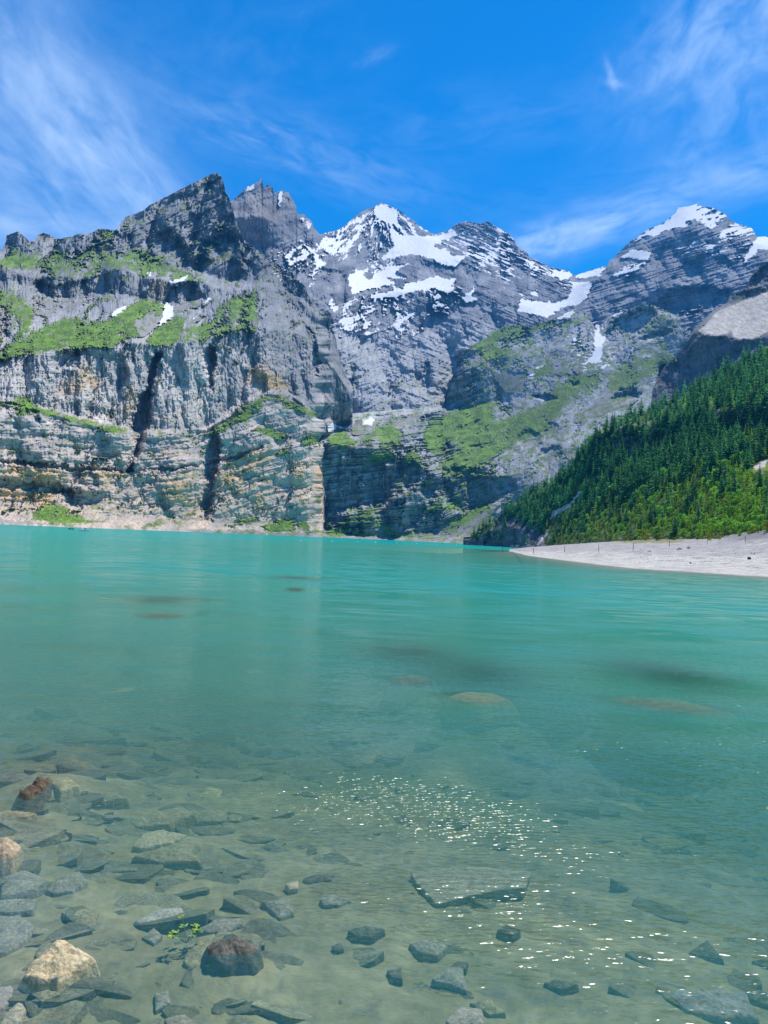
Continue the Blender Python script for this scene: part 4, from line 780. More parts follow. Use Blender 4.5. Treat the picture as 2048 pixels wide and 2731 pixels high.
S(c7((125,1365),(180,1290),(260,1245),(300,1200),(355,1195),(420,1245),(520,1265),(460,1305),(390,1345),(320,1385),(210,1385)), .035, 'pale yellowish angular boulder with a dry peaked top standing out of the water', ((.40, .33, .19), (.56, .48, .31)), dome=.06, name='boulder', group=EM, facet=.8, flare=.25)
S(c7((1140,1230),(1200,1172),(1290,1138),(1400,1182),(1432,1240),(1390,1285),(1250,1300),(1160,1280)), -.02, 'dark grey rounded boulder just awash beside the green sprig', ((.07, .072, .06), (.15, .15, .12)), dome=.05, name='boulder', group=EM, facet=.95, flare=.3)
S(c7((105,370),(175,328),(198,303),(270,278),(260,318),(215,365),(150,385)), .01, 'wet brown rock with a jagged tip poking out of the water', BROWN, dome=.07, name='boulder', group=EM, facet=.9, flare=.6)
S(c7((-40,640),(0,612),(45,612),(105,650),(60,700),(0,705),(-40,690)), .03, 'orange tan rock at the water surface on the far left edge', ((.30, .23, .15), (.44, .36, .25)), dome=.05, name='boulder', group=EM, facet=.6, flare=.6)
S(c7((15,830),(150,782),(275,850),(130,915),(0,940)), -.24, 'grey five sided slab, the uppermost of the slabs along the left edge', GREY)
S(c7((-60,970),(0,960),(100,935),(198,960),(180,1012),(60,1032),(-60,1020)), -.22, 'small oblong grey slab between two bigger slabs at the left edge', GREY)
S(c7((-60,1060),(0,1048),(100,1033),(195,1090),(130,1185),(30,1245),(-60,1250)), -.22, 'broad grey slab with a rounded end above the pale yellowish boulder', GREY)
S(c7((245,890),(330,828),(440,798),(485,850),(400,905),(290,920)), -.27, 'long grey slab just right of the five sided slab', GREY)
S(c7((345,1040),(450,990),(545,1030),(525,1090),(440,1115)), -.26, 'greenish triangular slab in the middle of the clear patch on the left', OLIVE)
S(c7((750,1060),(850,1020),(1000,995),(1055,1055),(985,1092),(770,1095)), -.10, 'pale grey block with a straight dark front edge behind the green sprig', ((.33, .31, .27), (.45, .42, .36)), dome=.06)
S(c7((1095,1115),(1200,1060),(1335,1058),(1342,1092),(1230,1140),(1140,1130)), -.14, 'pale tapering slab touching the right side of the green sprig', GREY)
S(c7((1010,1295),(1100,1160),(1190,1140),(1150,1240),(1160,1300),(1050,1335)), -.30, 'sunken pale slab under the left side of the dark rounded boulder', OLIVE)
S(c7((785,1160),(850,1108),(898,1150),(852,1195)), -.24, 'small greyish stone in front of the pale block', GREY)
S(c7((735,655),(790,590),(900,568),(1042,600),(950,635),(780,668)), -.16, 'light olive pillow shaped slab with a pointed right end', ((.34, .31, .19), (.46, .42, .27)), dome=.08)
S(c7((735,710),(830,690),(960,650),(1100,640),(1060,680),(1110,742),(880,742)), -.24, 'olive slab split by a dark diagonal crack below the pillow shaped slab', OLIVE)
S(c7((715,525),(850,470),(1000,438),(1082,480),(940,532),(760,545)), -.30, 'long greenish slab slanting up to the right above the pillow shaped slab', OLIVE)
S(c7((1075,470),(1240,463),(1255,515),(1090,525)), -.32, 'olive oblong block with squared ends', OLIVE)
S(c7((1265,480),(1340,490),(1330,520),(1262,518)), -.40, 'small olive stone at the right end of the oblong block', OLIVE)
S(c7((465,400),(600,358),(705,390),(560,415)), -.32, 'narrow green tinted slab, leftmost of the deeper slabs', OLIVE)
S(c7((310,212),(340,175),(430,178),(565,240),(480,248),(380,228)), -.10, 'olive boulder with a dark undercut front at the head of the left group', OLIVE, dome=.10, flare=-.1)
S(c7((128,238),(240,195),(302,208),(312,238),(265,248)), -.12, 'tan ended low rock left of the undercut olive boulder', OLIVE, dome=.07, flare=-.05)
S(c7((-40,275),(40,250),(140,255),(205,290),(60,305),(-40,300)), -.10, 'dark low rock behind the jagged brown rock', ((.10, .10, .085), (.20, .19, .14)), dome=.09)
S(c7((268,295),(370,275),(440,320),(335,355)), -.22, 'golden olive slab right of the jagged brown rock', ((.33, .29, .15), (.42, .37, .22)))
S(c7((-60,480),(100,463),(205,480),(150,502),(-60,525)), -.08, 'brownish ledge just under the ripples at the left edge', ((.26, .19, .10), (.40, .31, .18)))
S(c7((1095,385),(1150,328),(1232,350),(1225,402)), -.42, 'yellow green upright stone farther out from the oblong block', ((.33, .32, .15), (.42, .40, .21)))
S(c7((-60,1460),(60,1428),(105,1480),(0,1565),(-60,1580)), -.12, 'reddish grey stone in the lower left corner', ((.27, .23, .21), (.38, .33, .29)))
S(c7((175,1472),(300,1438),(335,1480),(230,1515)), -.16, 'flat olive stone below the pale yellowish boulder', OLIVE)
S(c7((855,1472),(930,1458),(942,1522),(860,1562)), -.14, 'upright grey stone with a dark left face near the bottom edge', GREY)
S(c7((25,1592),(112,1500),(145,1560),(95,1650),(0,1650)), -.10, 'tan curved stone at the bottom left', ((.33, .28, .21), (.43, .37, .28)))
S(c7((910,1605),(1020,1588),(1095,1645),(1060,1690),(930,1680)), -.10, 'brown mottled stone cut by the bottom edge', ((.20, .17, .13), (.33, .29, .22)))
S(c7((1578,865),(1650,848),(1648,892),(1600,895)), -.20, 'small pinkish tan stone at the edge of the glitter', ((.48, .37, .26), (.56, .45, .33)))
S(c7((1448,960),(1600,958),(1625,1020),(1545,1055)), -.24, 'bluish wedge shaped stone below the small pinkish stone', GREY)
S(c8((975,860),(1100,828),(1400,820),(1690,850),(1670,940),(1400,978),(1140,1040),(1060,965)), -.12, 'largest pale slab, its front and left edges dark, under the ripples', ((.24, .23, .17), (.33, .31, .23)), dome=.03, flare=-.04)
S(c8((350,890),(440,868),(540,870),(520,900),(380,915)), -.34, 'dark flat stone behind the largest pale slab', DARK)
S(c8((450,1010),(520,985),(640,1020),(560,1050),(470,1045)), -.30, 'grey stone left of the largest pale slab', GREY)
S(c8((615,1200),(720,1168),(835,1190),(750,1235),(655,1228)), -.24, 'dark lens shaped stone in the clear water below the largest slab', DARK)
S(c8((975,1280),(1100,1238),(1205,1290),(1145,1350),(1050,1335)), -.20, 'grey diamond shaped stone with a dark front edge', GREY)
S(c8((1105,1485),(1200,1418),(1292,1420),(1315,1552),(1190,1512)), -.16, 'squarish grey stone propped at an angle', GREY)
S(c8((1205,1420),(1260,1378),(1325,1385),(1310,1430)), -.20, 'dark cube like stone behind the squarish grey stone', DARK)
S(c8((845,1432),(930,1418),(935,1482),(870,1475)), -.18, 'little slate coloured block in open water', DARK)
S(c8((1335,1622),(1450,1598),(1545,1682),(1450,1695)), -.14, 'olive stone with a blue black front edge near the bottom', OLIVE)
S(c8((1195,1725),(1270,1648),(1405,1660),(1425,1755),(1220,1765)), -.08, 'pinkish brown stone at the bottom edge', ((.30, .25, .20), (.42, .36, .29)))
S(c8((520,1290),(570,1270),(590,1305),(540,1315)), -.22, 'tiny dark pebble shaped stone', DARK)
S(c9((1085,1592),(1130,1543),(1300,1548),(1525,1560),(1605,1700),(1400,1725),(1180,1665)), -.05, 'big grey ridged rock near the lower right corner', ((.19, .195, .20), (.31, .30, .28)), dome=.06, facet=.6, flare=.1)
S(c9((1520,1570),(1600,1552),(1720,1600),(1700,1660),(1580,1620)), -.10, 'dark rock against the right edge beside the big ridged rock', DARK, dome=.08)
S(c9((1185,1335),(1300,1258),(1395,1372),(1260,1355)), -.22, 'dark pyramid shaped stone on the right', DARK, dome=.10)
S(c9((335,1512),(400,1488),(535,1520),(435,1555)), -.16, 'dark elongated stone pointing down to the right', DARK)
S(c9((55,1202),(110,1168),(195,1200),(150,1238)), -.22, 'small black triangular stone', DARK)
S(c9((1565,1385),(1700,1360),(1700,1440)), -.18, 'dark stone cut by the right edge', DARK)
S(c9((790,525),(960,488),(1200,540),(1310,622),(1000,615),(850,592)), -.45, 'long olive slab seen dimly through the ripples on the right', OLIVE, flare=-.05)
S(c9((915,642),(1080,638),(1190,702),(1000,735)), -.40, 'olive slab in front of the long dim slab', OLIVE)
_S = S
def S(p, z, l, pal, **k): k['flare'] = .3; return _S(p, z-.12, l, pal, **k)
DEEP = 'big boulders dim under the lake surface'
S(c10((1290,1128),(1400,1105),(1600,1130),(1690,1160),(1500,1192),(1330,1165)), -.35, 'sunken tan boulder farther out, right of centre', ((.42, .36, .22), (.52, .45, .29)), dome=.15, group=DEEP)
S(c10((915,1022),(1100,1013),(1210,1035),(1000,1062)), -.40, 'dim sunken boulder left of the tan sunken boulder', OLIVE, dome=.15, group=DEEP)
S(c11((640,1142),(800,1135),(1150,1165),(1460,1240),(1200,1252),(900,1215)), -.40, 'long sunken reef like boulder far out on the right', ((.30, .31, .17), (.40, .38, .22)), dome=.15, group=DEEP, flare=-.05)
S(c10((245,447),(350,438),(405,465),(300,477)), -.32, 'farthest sunken boulder, a faint brownish patch', ((.42, .30, .20), (.5, .38, .26)), dome=.12, group=DEEP)
S(c12((865,612),(1000,603),(1180,638),(1000,648)), -.32, 'sunken boulder between the two dark reflections', ((.36, .31, .19), (.45, .39, .25)), dome=.12, group=DEEP)

# loose stones all over the bed
def stones_mesh(n, seed):
    g = np.random.default_rng(seed); V, F, Cc, off = [], [], [], 0
    for i in range(n):
        r = 3.6*math.exp(g.random()*1.75); a = R(g.uniform(-34, 34) if g.random() < .4 else g.uniform(-34, -6)); x, y = r*math.sin(a), r*math.cos(a)
        d = float(depth(np.array([x]), np.array([y]))[0])
        L = g.uniform(.04, .17)*(1+.06*r)*(1.6 if g.random() < .12 else 1); m = int(g.integers(5, 8)); na = 12
        ang = np.linspace(0, 2*np.pi, na, endpoint=False); ph = g.random()*6.28; el = g.uniform(.45, .8)
        rad = L*np.min([(g.uniform(.8, 1.15))/np.maximum(np.cos((ang-t+np.pi) % (2*np.pi)-np.pi), .25) for t in np.linspace(0, 2*np.pi, m, endpoint=False)+ph+g.normal(0, .25, m)], axis=0)
        th = L*g.uniform(.08, .22); tx, ty = g.normal(0, .18, 2); rings = []
        for f, zf in ((.5, 1.06), (.92, 1.0), (1.04, .82), (1.08, 0)):
            px, py = rad*f*np.cos(ang), rad*f*el*np.sin(ang); q = g.uniform(-.4, .4)
            rings.append(np.stack([x+px*math.cos(q)-py*math.sin(q) if False else x+px, y+py, -d-.04+th*zf+(tx*px+ty*py)*(zf > .5)+g.normal(0, .05*th, na)*(zf > .5)], -1))
        v = np.concatenate(rings+[np.array([[x, y, -d-.04+th*1.08]])]); k = np.arange(na); k2 = (k+1) % na
        f = [np.stack([j*na+k, (j+1)*na+k, (j+1)*na+k2, j*na+k2], -1) for j in range(3)]+[np.stack([k, k2, np.full(na, 4*na), np.full(na, 4*na)], -1)]
        V.append(v); F.append(np.concatenate(f)+off); off += len(v)
        t = g.random(); c = mix(np.array([.11, .115, .08]), np.array([.23, .225, .145]), t*t if g.random() < .6 else t)
        Cc.append(np.clip(c*(1+.2*g.normal(0, 1, (len(v), 1))), .03, .6))
    V = np.concatenate(V); F = np.concatenate(F); V[:, 2] = np.minimum(V[:, 2], -.05)
    me = bpy.data.meshes.new('pebbles')
    me.from_pydata(V.tolist(), [], [tuple(f) if f[2] != f[3] else tuple(f[:3]) for f in F])
    ca = me.color_attributes.new('albedo', 'FLOAT_COLOR', 'POINT'); cc = np.ones((len(V), 4), np.float32); cc[:, :3] = np.concatenate(Cc); ca.data.foreach_set('color', cc.ravel())
    return me
tag(link('pebbles', stones_mesh(1250, 4), M_STONE), 'loose broken stones scattered over the lake bed in the shallows', None, None, 'stuff')

# the water is thinner over the boulders
def thin_water():
    me = bpy.data.objects['water'].data; n = len(me.vertices)
    co = np.empty(n*3, np.float32); me.vertices.foreach_get('co', co); co = co.reshape(-1, 3)
    dv = np.empty(n, np.float32); me.attributes['depth'].data.foreach_get('value', dv)
    for Q, z in ROCKS_DONE:
        c = Q.mean(0); rr = np.hypot(*c)
        if rr < 9: continue
        u = c/rr; w = np.array([u[1], -u[0]]); q = Q-c
        L = np.abs(q@u).max()*.85; W = np.abs(q@w).max()*.85; sh = -z*rr/CAMZ
        p = co[:, :2]-(c-u*sh)
        g = np.exp(-(((p@u)/L)**2+((p@w)/W)**2)**2)
        dv = dv*(1-g) + np.minimum(dv, max(-z, .15))*g
    me.attributes['depth'].data.foreach_set('value', dv)
thin_water()
# ---------------------------------------------------------------- small things: posts, stones on the beach, buoys, boats, sprig, waterfalls
def beach_at(px, py):
    lo, hi = -.3, 1.0
    for _ in range(40):
        m = (lo+hi)/2
        if project(beach_point(np.array([px]), np.array([m]))[0])[1] > py: lo = m
        else: hi = m
    return beach_point(np.array([px]), np.array([(lo+hi)/2]))[0]
M_WOOD = mat_plain('weathered_wood', (.085, .07, .055), .45, 8, .9, .1)
def post_mesh(h, rad, seed):
    g = np.random.default_rng(seed); bm = bmesh.new(); rings = []
    for k, f in enumerate((0, .25, .5, .75, .97, 1.0)):
        rr = rad*(1.08-.18*f)*(.72 if f == 1 else 1)*(1+g.normal(0, .05)); ox, oy = g.normal(0, rad*.12, 2)
        rings.append([bm.verts.new((ox+rr*math.cos(a)*(1+g.normal(0, .06)), oy+rr*math.sin(a), -.4+(h+.4)*f)) for a in np.linspace(0, 2*math.pi, 9)[:-1]])
    for a, b in zip(rings, rings[1:]):
        for i in range(8): bm.faces.new((a[i], a[(i+1) % 8], b[(i+1) % 8], b[i]))
    bm.faces.new(rings[-1]); bm.faces.new(rings[0][::-1])
    me = bpy.data.meshes.new('fence_post'); bm.to_mesh(me); bm.free(); return me
POSTS = [(1340.4, 1475.8, 14), (1422, 1476.7, 15), (1505.6, 1474, 16.6), (1597, 1471.9, 19), (1688.5, 1467.3, 19), (1785, 1458.7, 17.5), (1886, 1453, 18.5), (1987.5, 1446.4, 15.5)]
POST_L = ['dark wooden post standing in the water off the tip of the beach', 'thin wooden post at the narrow tip of the beach', 'thin wooden post, third from the tip of the beach', 'dark straight post on the beach below the white scree gully', 'dark post on the gravel left of the biggest yellow bush', 'dark post in front of the biggest yellow bush', 'pale grey post on the gravel left of the dark gravel mound', 'short dark post in front of the dark gravel mound']
for i, ((px, py, hp), lb) in enumerate(zip(POSTS, POST_L)):
    b = beach_at(px, py); r = math.hypot(b[0], b[1]); h = hp*r/F_PX
    o = link('fence_post', post_mesh(h, .085 if i != 6 else .075, i), M_WOOD if i != 6 else mat_plain('grey_wood', (.28, .26, .24), .3, 8))
    o.location = b; o.rotation_euler = (rng.normal(0, .03), rng.normal(0, .04), rng.random()*6)
    tag(o, lb, 'post', 'wooden posts in a row along the beach')
def lump(name, px, py, wpx, hpx, label, col, seed, group):
    b = beach_at(px, py); r = math.hypot(b[0], b[1]); s = r/F_PX
    g = np.random.default_rng(seed); bm = bmesh.new(); bmesh.ops.create_icosphere(bm, subdivisions=3, radius=1)
    N_ = g.normal(0, 1, (11, 3)); N_ /= np.linalg.norm(N_, axis=1)[:, None]; H = g.uniform(.7, 1.0, 11)
    for v in bm.verts:
        d = np.array(v.co); q = N_@d; rad = np.min(np.where(q > .05, H/np.maximum(q, .05), 9)); rad = min(rad, 1.25)
        p = d*rad*(1+.06*math.sin(9*d[0]+seed)*math.sin(7*d[1]+3*d[2])); v.co = (p[0]*wpx*s*.5, p[1]*wpx*s*.42, p[2]*hpx*s*.62)
    me = bpy.data.meshes.new(name); bm.to_mesh(me); bm.free()
    o = link(name, me, mat_plain(name+'_stone', col, .35, 3, .9, .15)); o.location = (b[0], b[1], b[2]+hpx*s*.2); o.rotation_euler = (0, 0, g.random()*6)
    tag(o, label, 'rock', group)
GB = 'stones lying on the gravel beach'
for i, a in enumerate([(1731.5, 1472.5, 8, 4, 'black stone alone on the gravel between two posts', (.05, .05, .055)), (1811, 1467, 12, 7, 'pale pointed boulder with a dark side on the upper beach', (.36, .35, .36)), (1837, 1463, 9, 6, 'pale block lying right of the pointed boulder', (.40, .39, .40)),
        (1998.5, 1490.5, 8, 6, 'dark stone right of the short post, lower on the beach', (.09, .085, .085)), (2012, 1478.5, 4.5, 3.5, 'small dark stone above the larger dark stone on the right', (.09, .09, .09)), (2004.5, 1477, 4, 3, 'smaller of the two dark pebbles side by side on the right', (.10, .09, .09)), (1841.6, 1502.5, 5, 3, 'small dark stone on the pale gravel close to the water', (.08, .08, .08)), (1962, 1477, 4, 3, 'small brown stone left of the pair of dark pebbles', (.12, .10, .09))]):
    lump('beach_stone', *a[:5], a[5], 40+i, GB)
# buoys
M_WHITE = mat_plain('white_float', (.80, .80, .78), .06, 4, .4, .5)
def buoy_mesh():
    bm = bmesh.new(); prof = [(.0, -.22), (.16, -.20), (.29, -.10), (.34, .02), (.31, .15), (.21, .27), (.10, .32), (.055, .34), (.05, .44), (.0, .46)]; n = 18; rings = []
    for r, z in prof: rings.append([bm.verts.new((r*math.cos(a), r*math.sin(a), z)) for a in np.linspace(0, 2*math.pi, n+1)[:-1]])
    for a, b in zip(rings, rings[1:]):
        for i in range(n): bm.faces.new((a[i], a[(i+1) % n], b[(i+1) % n], b[i]))
    bmesh.ops.remove_doubles(bm, verts=bm.verts, dist=1e-4)
    for f in bm.faces: f.smooth = True
    me = bpy.data.meshes.new('buoy'); bm.to_mesh(me); bm.free(); me.materials.append(M_WHITE); return me
bme = buoy_mesh()
BUOYS = [(800.6, 1443), (885.5, 1444), (953, 1445), (1001, 1446.5), (1057.6, 1448.5), (1110.5, 1450.2), (1165, 1452), (1216.7, 1453.8), (1247, 1454.6), (1285.8, 1455.9)]
BUOY_L = ['white round buoy at the near end of the line, the biggest', 'white round buoy, second in the line from the big near one', 'white buoy third in the line, off the dark cliff', 'white buoy fourth in the line, below the waterfall cliff', 'white buoy fifth in the line across the lake', 'white buoy sixth in the line, off the green shore strip', 'small white buoy seventh in the line of buoys', 'small white buoy eighth in the line of buoys', 'faint white buoy next to last in the line', 'faint tiny white buoy nearest the dark wooded bluff']
for (px, py), lb in zip(BUOYS, BUOY_L):
    p = at_z(px, py, 0.0); o = bpy.data.objects.new('buoy', bme); COL.objects.link(o); o.location = p; o.rotation_euler = (rng.normal(0, .1), rng.normal(0, .1), 0)
    tag(o, lb, 'buoy', 'white buoys in a line across the lake')
# boats
def loft(name, secs, mat, parent=None, cap=True):
    bm = bmesh.new(); rings = [[bm.verts.new(p) for p in s] for s in secs]
    for a, b in zip(rings, rings[1:]):
        for i in range(len(a)-1): bm.faces.new((a[i], b[i], b[i+1], a[i+1]))
    if cap:
        for rg, fl in ((rings[0], 1), (rings[-1], 0)):
            if len(rg) > 2: bm.faces.new(rg[::-1] if not fl else rg)
    bmesh.ops.recalc_face_normals(bm, faces=bm.faces)
    me = bpy.data.meshes.new(name); bm.to_mesh(me); bm.free(); return link(name, me, mat, parent)
def box(name, cx, cy, cz, sx, sy, sz, mat, parent, bev=.03):
    bm = bmesh.new(); bmesh.ops.create_cube(bm, size=1)
    for v in bm.verts: v.co = (cx+v.co.x*sx, cy+v.co.y*sy, cz+v.co.z*sz)
    bmesh.ops.bevel(bm, geom=bm.edges[:], offset=bev, segments=2, affect='EDGES')
    me = bpy.data.meshes.new(name); bm.to_mesh(me); bm.free(); return link(name, me, mat, parent)
def hull_secs(L, W, H, draft):
    out = []
    for f in np.linspace(0, 1, 13):
        w = W*.5*(1-abs(2*f-1.05)**2.6)**.6 if abs(2*f-1.05) < 1 else .02; x = (f-.5)*L; rise = .18*(2*f-1)**2
        ou = [(x, w*math.cos(a), -draft+(H)*(1-math.sin(a))+rise*(1-math.sin(a))) for a in np.linspace(0, math.pi, 11)]
        inn = [(x*.94, w*.86*math.cos(a), -draft+.07+(H-.07)*(1-math.sin(a)*.9)+rise*(1-math.sin(a))) for a in np.linspace(math.pi, 0, 11)]
        out.append(ou+inn+[ou[0]])
    return out
M_SKIN = mat_plain('skin', (.45, .27, .19), .08, 6, .6)
def person(loc, rz, top, legs, hair, label):
    """seated figure: one skinned body, hair and clothes as children"""
    root = empty('person', loc, rz)
    def skin(name, pts, edges, radii, mat):
        me = bpy.data.meshes.new(name); me.from_pydata(pts, edges, []); me.materials.append(mat)
        o = bpy.data.objects.new(name, me); COL.objects.link(o); o.parent = root
        sk = me.skin_vertices.new(name='')if hasattr(me.skin_vertices, 'new') else None
        o.modifiers.new('Skin', 'SKIN'); o.modifiers.new('Subdivision', 'SUBSURF').levels = 1
        lay = me.skin_vertices[0].data
        for i, r_ in enumerate(radii): lay[i].radius = (r_, r_); lay[i].use_root = (i == 0)
        return o
    pts = [(0, 0, .0), (-.02, 0, .25), (0, 0, .47), (.01, 0, .57), (.02, 0, .66), (.03, 0, .80), (0, .19, .46), (.14, .26, .24), (.34, .20, .20), (.42, .19, .20), (0, -.19, .46), (.14, -.26, .24), (.34, -.20, .20), (.42, -.19, .20), (.40, .11, .05), (.58, .12, -.30), (.68, .12, -.32), (.40, -.11, .05), (.58, -.12, -.30), (.68, -.12, -.32)]
    ed = [(0, 1), (1, 2), (2, 3), (3, 4), (4, 5), (2, 6), (6, 7), (7, 8), (8, 9), (2, 10), (10, 11), (11, 12), (12, 13), (0, 14), (14, 15), (15, 16), (0, 17), (17, 18), (18, 19)]
    skin('body', pts, ed, [.14, .13, .13, .055, .085, .07, .07, .048, .036, .035, .07, .048, .036, .035, .085, .055, .045, .085, .055, .045], M_SKIN)
    skin('shirt', [(0, 0, .02), (-.02, 0, .25), (0, 0, .45), (0, .19, .455), (.10, .245, .30), (0, -.19, .455), (.10, -.245, .30)], [(0, 1), (1, 2), (2, 3), (3, 4), (2, 5), (5, 6)], [.155, .15, .145, .085, .065, .085, .065], top)
    skin('shorts', [(0, 0, .0), (.30, .11, .04), (.30, -.11, .04)], [(0, 1), (0, 2)], [.16, .105, .105], legs)
    skin('hair', [(-.01, 0, .70), (-.02, 0, .80), (.02, 0, .86)], [(0, 1), (1, 2)], [.085, .085, .065], hair)
    tag(root, label, 'person'); return root
M_NAVY = mat_plain('dark_cloth', (.03, .035, .05), .2, 6); M_WCLOTH = mat_plain('white_cloth', (.72, .72, .70), .08, 6); M_HAIR = mat_plain('dark_hair', (.03, .02, .015), .3, 9)
M_HULLW = mat_plain('white_hull', (.86, .84, .78), .04, 3, .45, .4); M_HULLB = mat_plain('brown_hull', (.20, .12, .06), .3, 3, .6); M_ORANGE = mat_plain('tan_cushion', (.62, .42, .20), .15, 5)
p = at_z(224, 1415.6, 0.0); pb = empty('pedal_boat', p, R(-12)); pb.scale = (1.25,)*3; tag(pb, 'white pedal boat with two people aboard near the left shore', 'boat')
for sy in (-.42, .42):
    ob = loft('float', [[(q[0], q[1]*.36+sy, q[2]) for q in s] for s in hull_secs(3.7, 1.5, .40, .14)], M_HULLW, pb)
box('deck', -.05, 0, .22, 2.7, 1.1, .10, M_HULLW, pb)
box('bench', -.35, 0, .40, .5, 1.0, .26, M_HULLW, pb, .06); box('backrest', -.66, 0, .72, .10, 1.0, .55, M_HULLW, pb, .04)
box('steering_lever', .35, 0, .5, .04, .04, .5, M_HULLB, pb, .01)
def onboat(root, x, y, z):
    m = Matrix.Translation(root.location) @ root.rotation_euler.to_matrix().to_4x4(); return m @ (Vector((x, y, z))*1.25)
person(onboat(pb, -.40, .24, .66), R(-12), M_WCLOTH, M_WCLOTH, M_HAIR, 'dark haired person in white sitting on the white pedal boat bench')
person(onboat(pb, .62, -.20, .42), R(160), M_NAVY, M_NAVY, M_HAIR, 'person in dark clothes sitting low at the bow of the white pedal boat')
p = at_z(190, 1411.6, 0.0); rb = empty('rowing_boat', p, R(168)); rb.scale = (1.25,)*3; tag(rb, 'small brown hulled boat with a tan seat left of the white pedal boat', 'boat')
loft('hull', hull_secs(2.5, 1.1, .42, .12), M_HULLB, rb); box('thwart', -.2, 0, .24, .28, .9, .06, M_ORANGE, rb, .015); box('bow_cover', -.78, 0, .36, .7, .6, .16, M_WCLOTH, rb, .06); box('thwart', .45, 0, .24, .24, .9, .06, M_ORANGE, rb, .015)

# green sprig floating by the dark boulder
def sprig():
    g = np.random.default_rng(3); base = at_z(497, 2497, -.03)
    root = empty('plant_sprig', base); root.scale = (.46, .46, .42); tag(root, 'leafy green sprig growing up between slabs beside the dark boulder', 'plant')
    mL = mat_plain('sprig_leaf', (.20, .33, .045), .35, 14, .5, .3); mS = mat_plain('sprig_stem', (.13, .16, .05), .2, 10)
    bm = bmesh.new(); sm = bmesh.new()
    def tube(a, b, r):
        a, b = Vector(a), Vector(b); d = (b-a).normalized(); u = d.orthogonal().normalized(); w = d.cross(u); R0 = []
        for c, rr in ((a, r), (b, r*.6)): R0.append([sm.verts.new(c+rr*(u*math.cos(t)+w*math.sin(t))) for t in np.linspace(0, 6.283, 7)[:-1]])
        for i in range(6): sm.faces.new((R0[0][i], R0[0][(i+1) % 6], R0[1][(i+1) % 6], R0[1][i]))
    def leaf(c, yaw, pitch, L, W):
        c = Vector(c); f = Vector((math.cos(yaw)*math.cos(pitch), math.sin(yaw)*math.cos(pitch), math.sin(pitch))); s = f.cross(Vector((0, 0, 1))).normalized(); n = s.cross(f); rows = []
        for t, w, z in ((0, .08, 0), (.25, .75, .05), (.42, .55, .06), (.6, 1, .06), (.8, .6, .03), (1, .02, -.03)):
            rows.append([bm.verts.new(c+f*L*t+s*W*w*q+n*L*(z-.12*abs(q))) for q in (-1, 0, 1)])
        for a, b in zip(rows, rows[1:]):
            for i in range(2): bm.faces.new((a[i], a[i+1], b[i+1], b[i]))
    for k in range(9):
        yaw = g.random()*6.28; rr = g.uniform(.06, .20); tip = (rr*math.cos(yaw)*1.25, rr*math.sin(yaw)*1.1, g.uniform(.01, .10)); tube((0, 0, -.12), tip, .006)
        for j in range(5): leaf(tip, yaw+(j-2)*.75+g.normal(0, .15), g.uniform(-.1, .45), g.uniform(.06, .105), g.uniform(.018, .03))
    tube((0, 0, -.1), (-.10, .22, .10), .006); tube((-.10, .22, .10), (-.17, .32, .16), .004)
    for j in range(4): leaf((-.17, .32, .16), 1.2+j*.9, .3, .075, .018)
    for b, nme, mt in ((bm, 'leaves', mL), (sm, 'stem', mS)):
        me = bpy.data.meshes.new(nme); b.to_mesh(me); b.free(); o = link(nme, me, mt, root)
        if nme == 'leaves': o.modifiers.new('Solidify', 'SOLIDIFY').thickness = .002
sprig()
# thin waterfalls on the dark cliff at the end of the lake
def fall(poly, w, label):
    t = np.linspace(0, 1, 40); px = np.interp(t, np.linspace(0, 1, len(poly)), poly[:, 0]); py = np.interp(t, np.linspace(0, 1, len(poly)), poly[:, 1])
    Q = on_sheet(SHEET['ramp'], px, py); r = np.minimum.accumulate(np.hypot(Q[:, 0], Q[:, 1]))-4.0
    Q = at_r(px, py, r); ww = w*(1+.7*fbm(t*9, t*0+w, 3, .6, int(py[0])))
    bm = bmesh.new(); rings = []
    for q, a in zip(Q, ww):
        rings.append([bm.verts.new((q[0]+a*math.cos(b), q[1]+.5*a*math.sin(b), q[2])) for b in np.linspace(0, 6.283, 9)[:-1]])
    for a, b in zip(rings, rings[1:]):
        for i in range(8): bm.faces.new((a[i], a[(i+1) % 8], b[(i+1) % 8], b[i]))
    me = bpy.data.meshes.new('waterfall'); bm.to_mesh(me); bm.free(); me.polygons.foreach_set('use_smooth', np.ones(len(me.polygons), bool))
    tag(link('waterfall', me, mat_plain('white_water', (.45, .49, .52), .3, .15, .6)), label, 'waterfall', 'thin waterfalls on the cliffs at the end of the lake')
fall(c5((792,930),(795,990),(785,1060),(778,1130)), .45, 'thin thread of waterfall down the middle of the dark cliff')
fall(c5((1083,830),(1078,900),(1072,950),(1066,985)), .5, 'short waterfall in the cleft right of the dark cliff')
fall(c5((1002,960),(1003,1010),(1000,1050)), .4, 'faint short waterfall on the ledge right of the long thread')
fall(c5((850,750),(852,790),(850,820)), .4, 'small waterfall at the top of the dark cliff under the meadow')
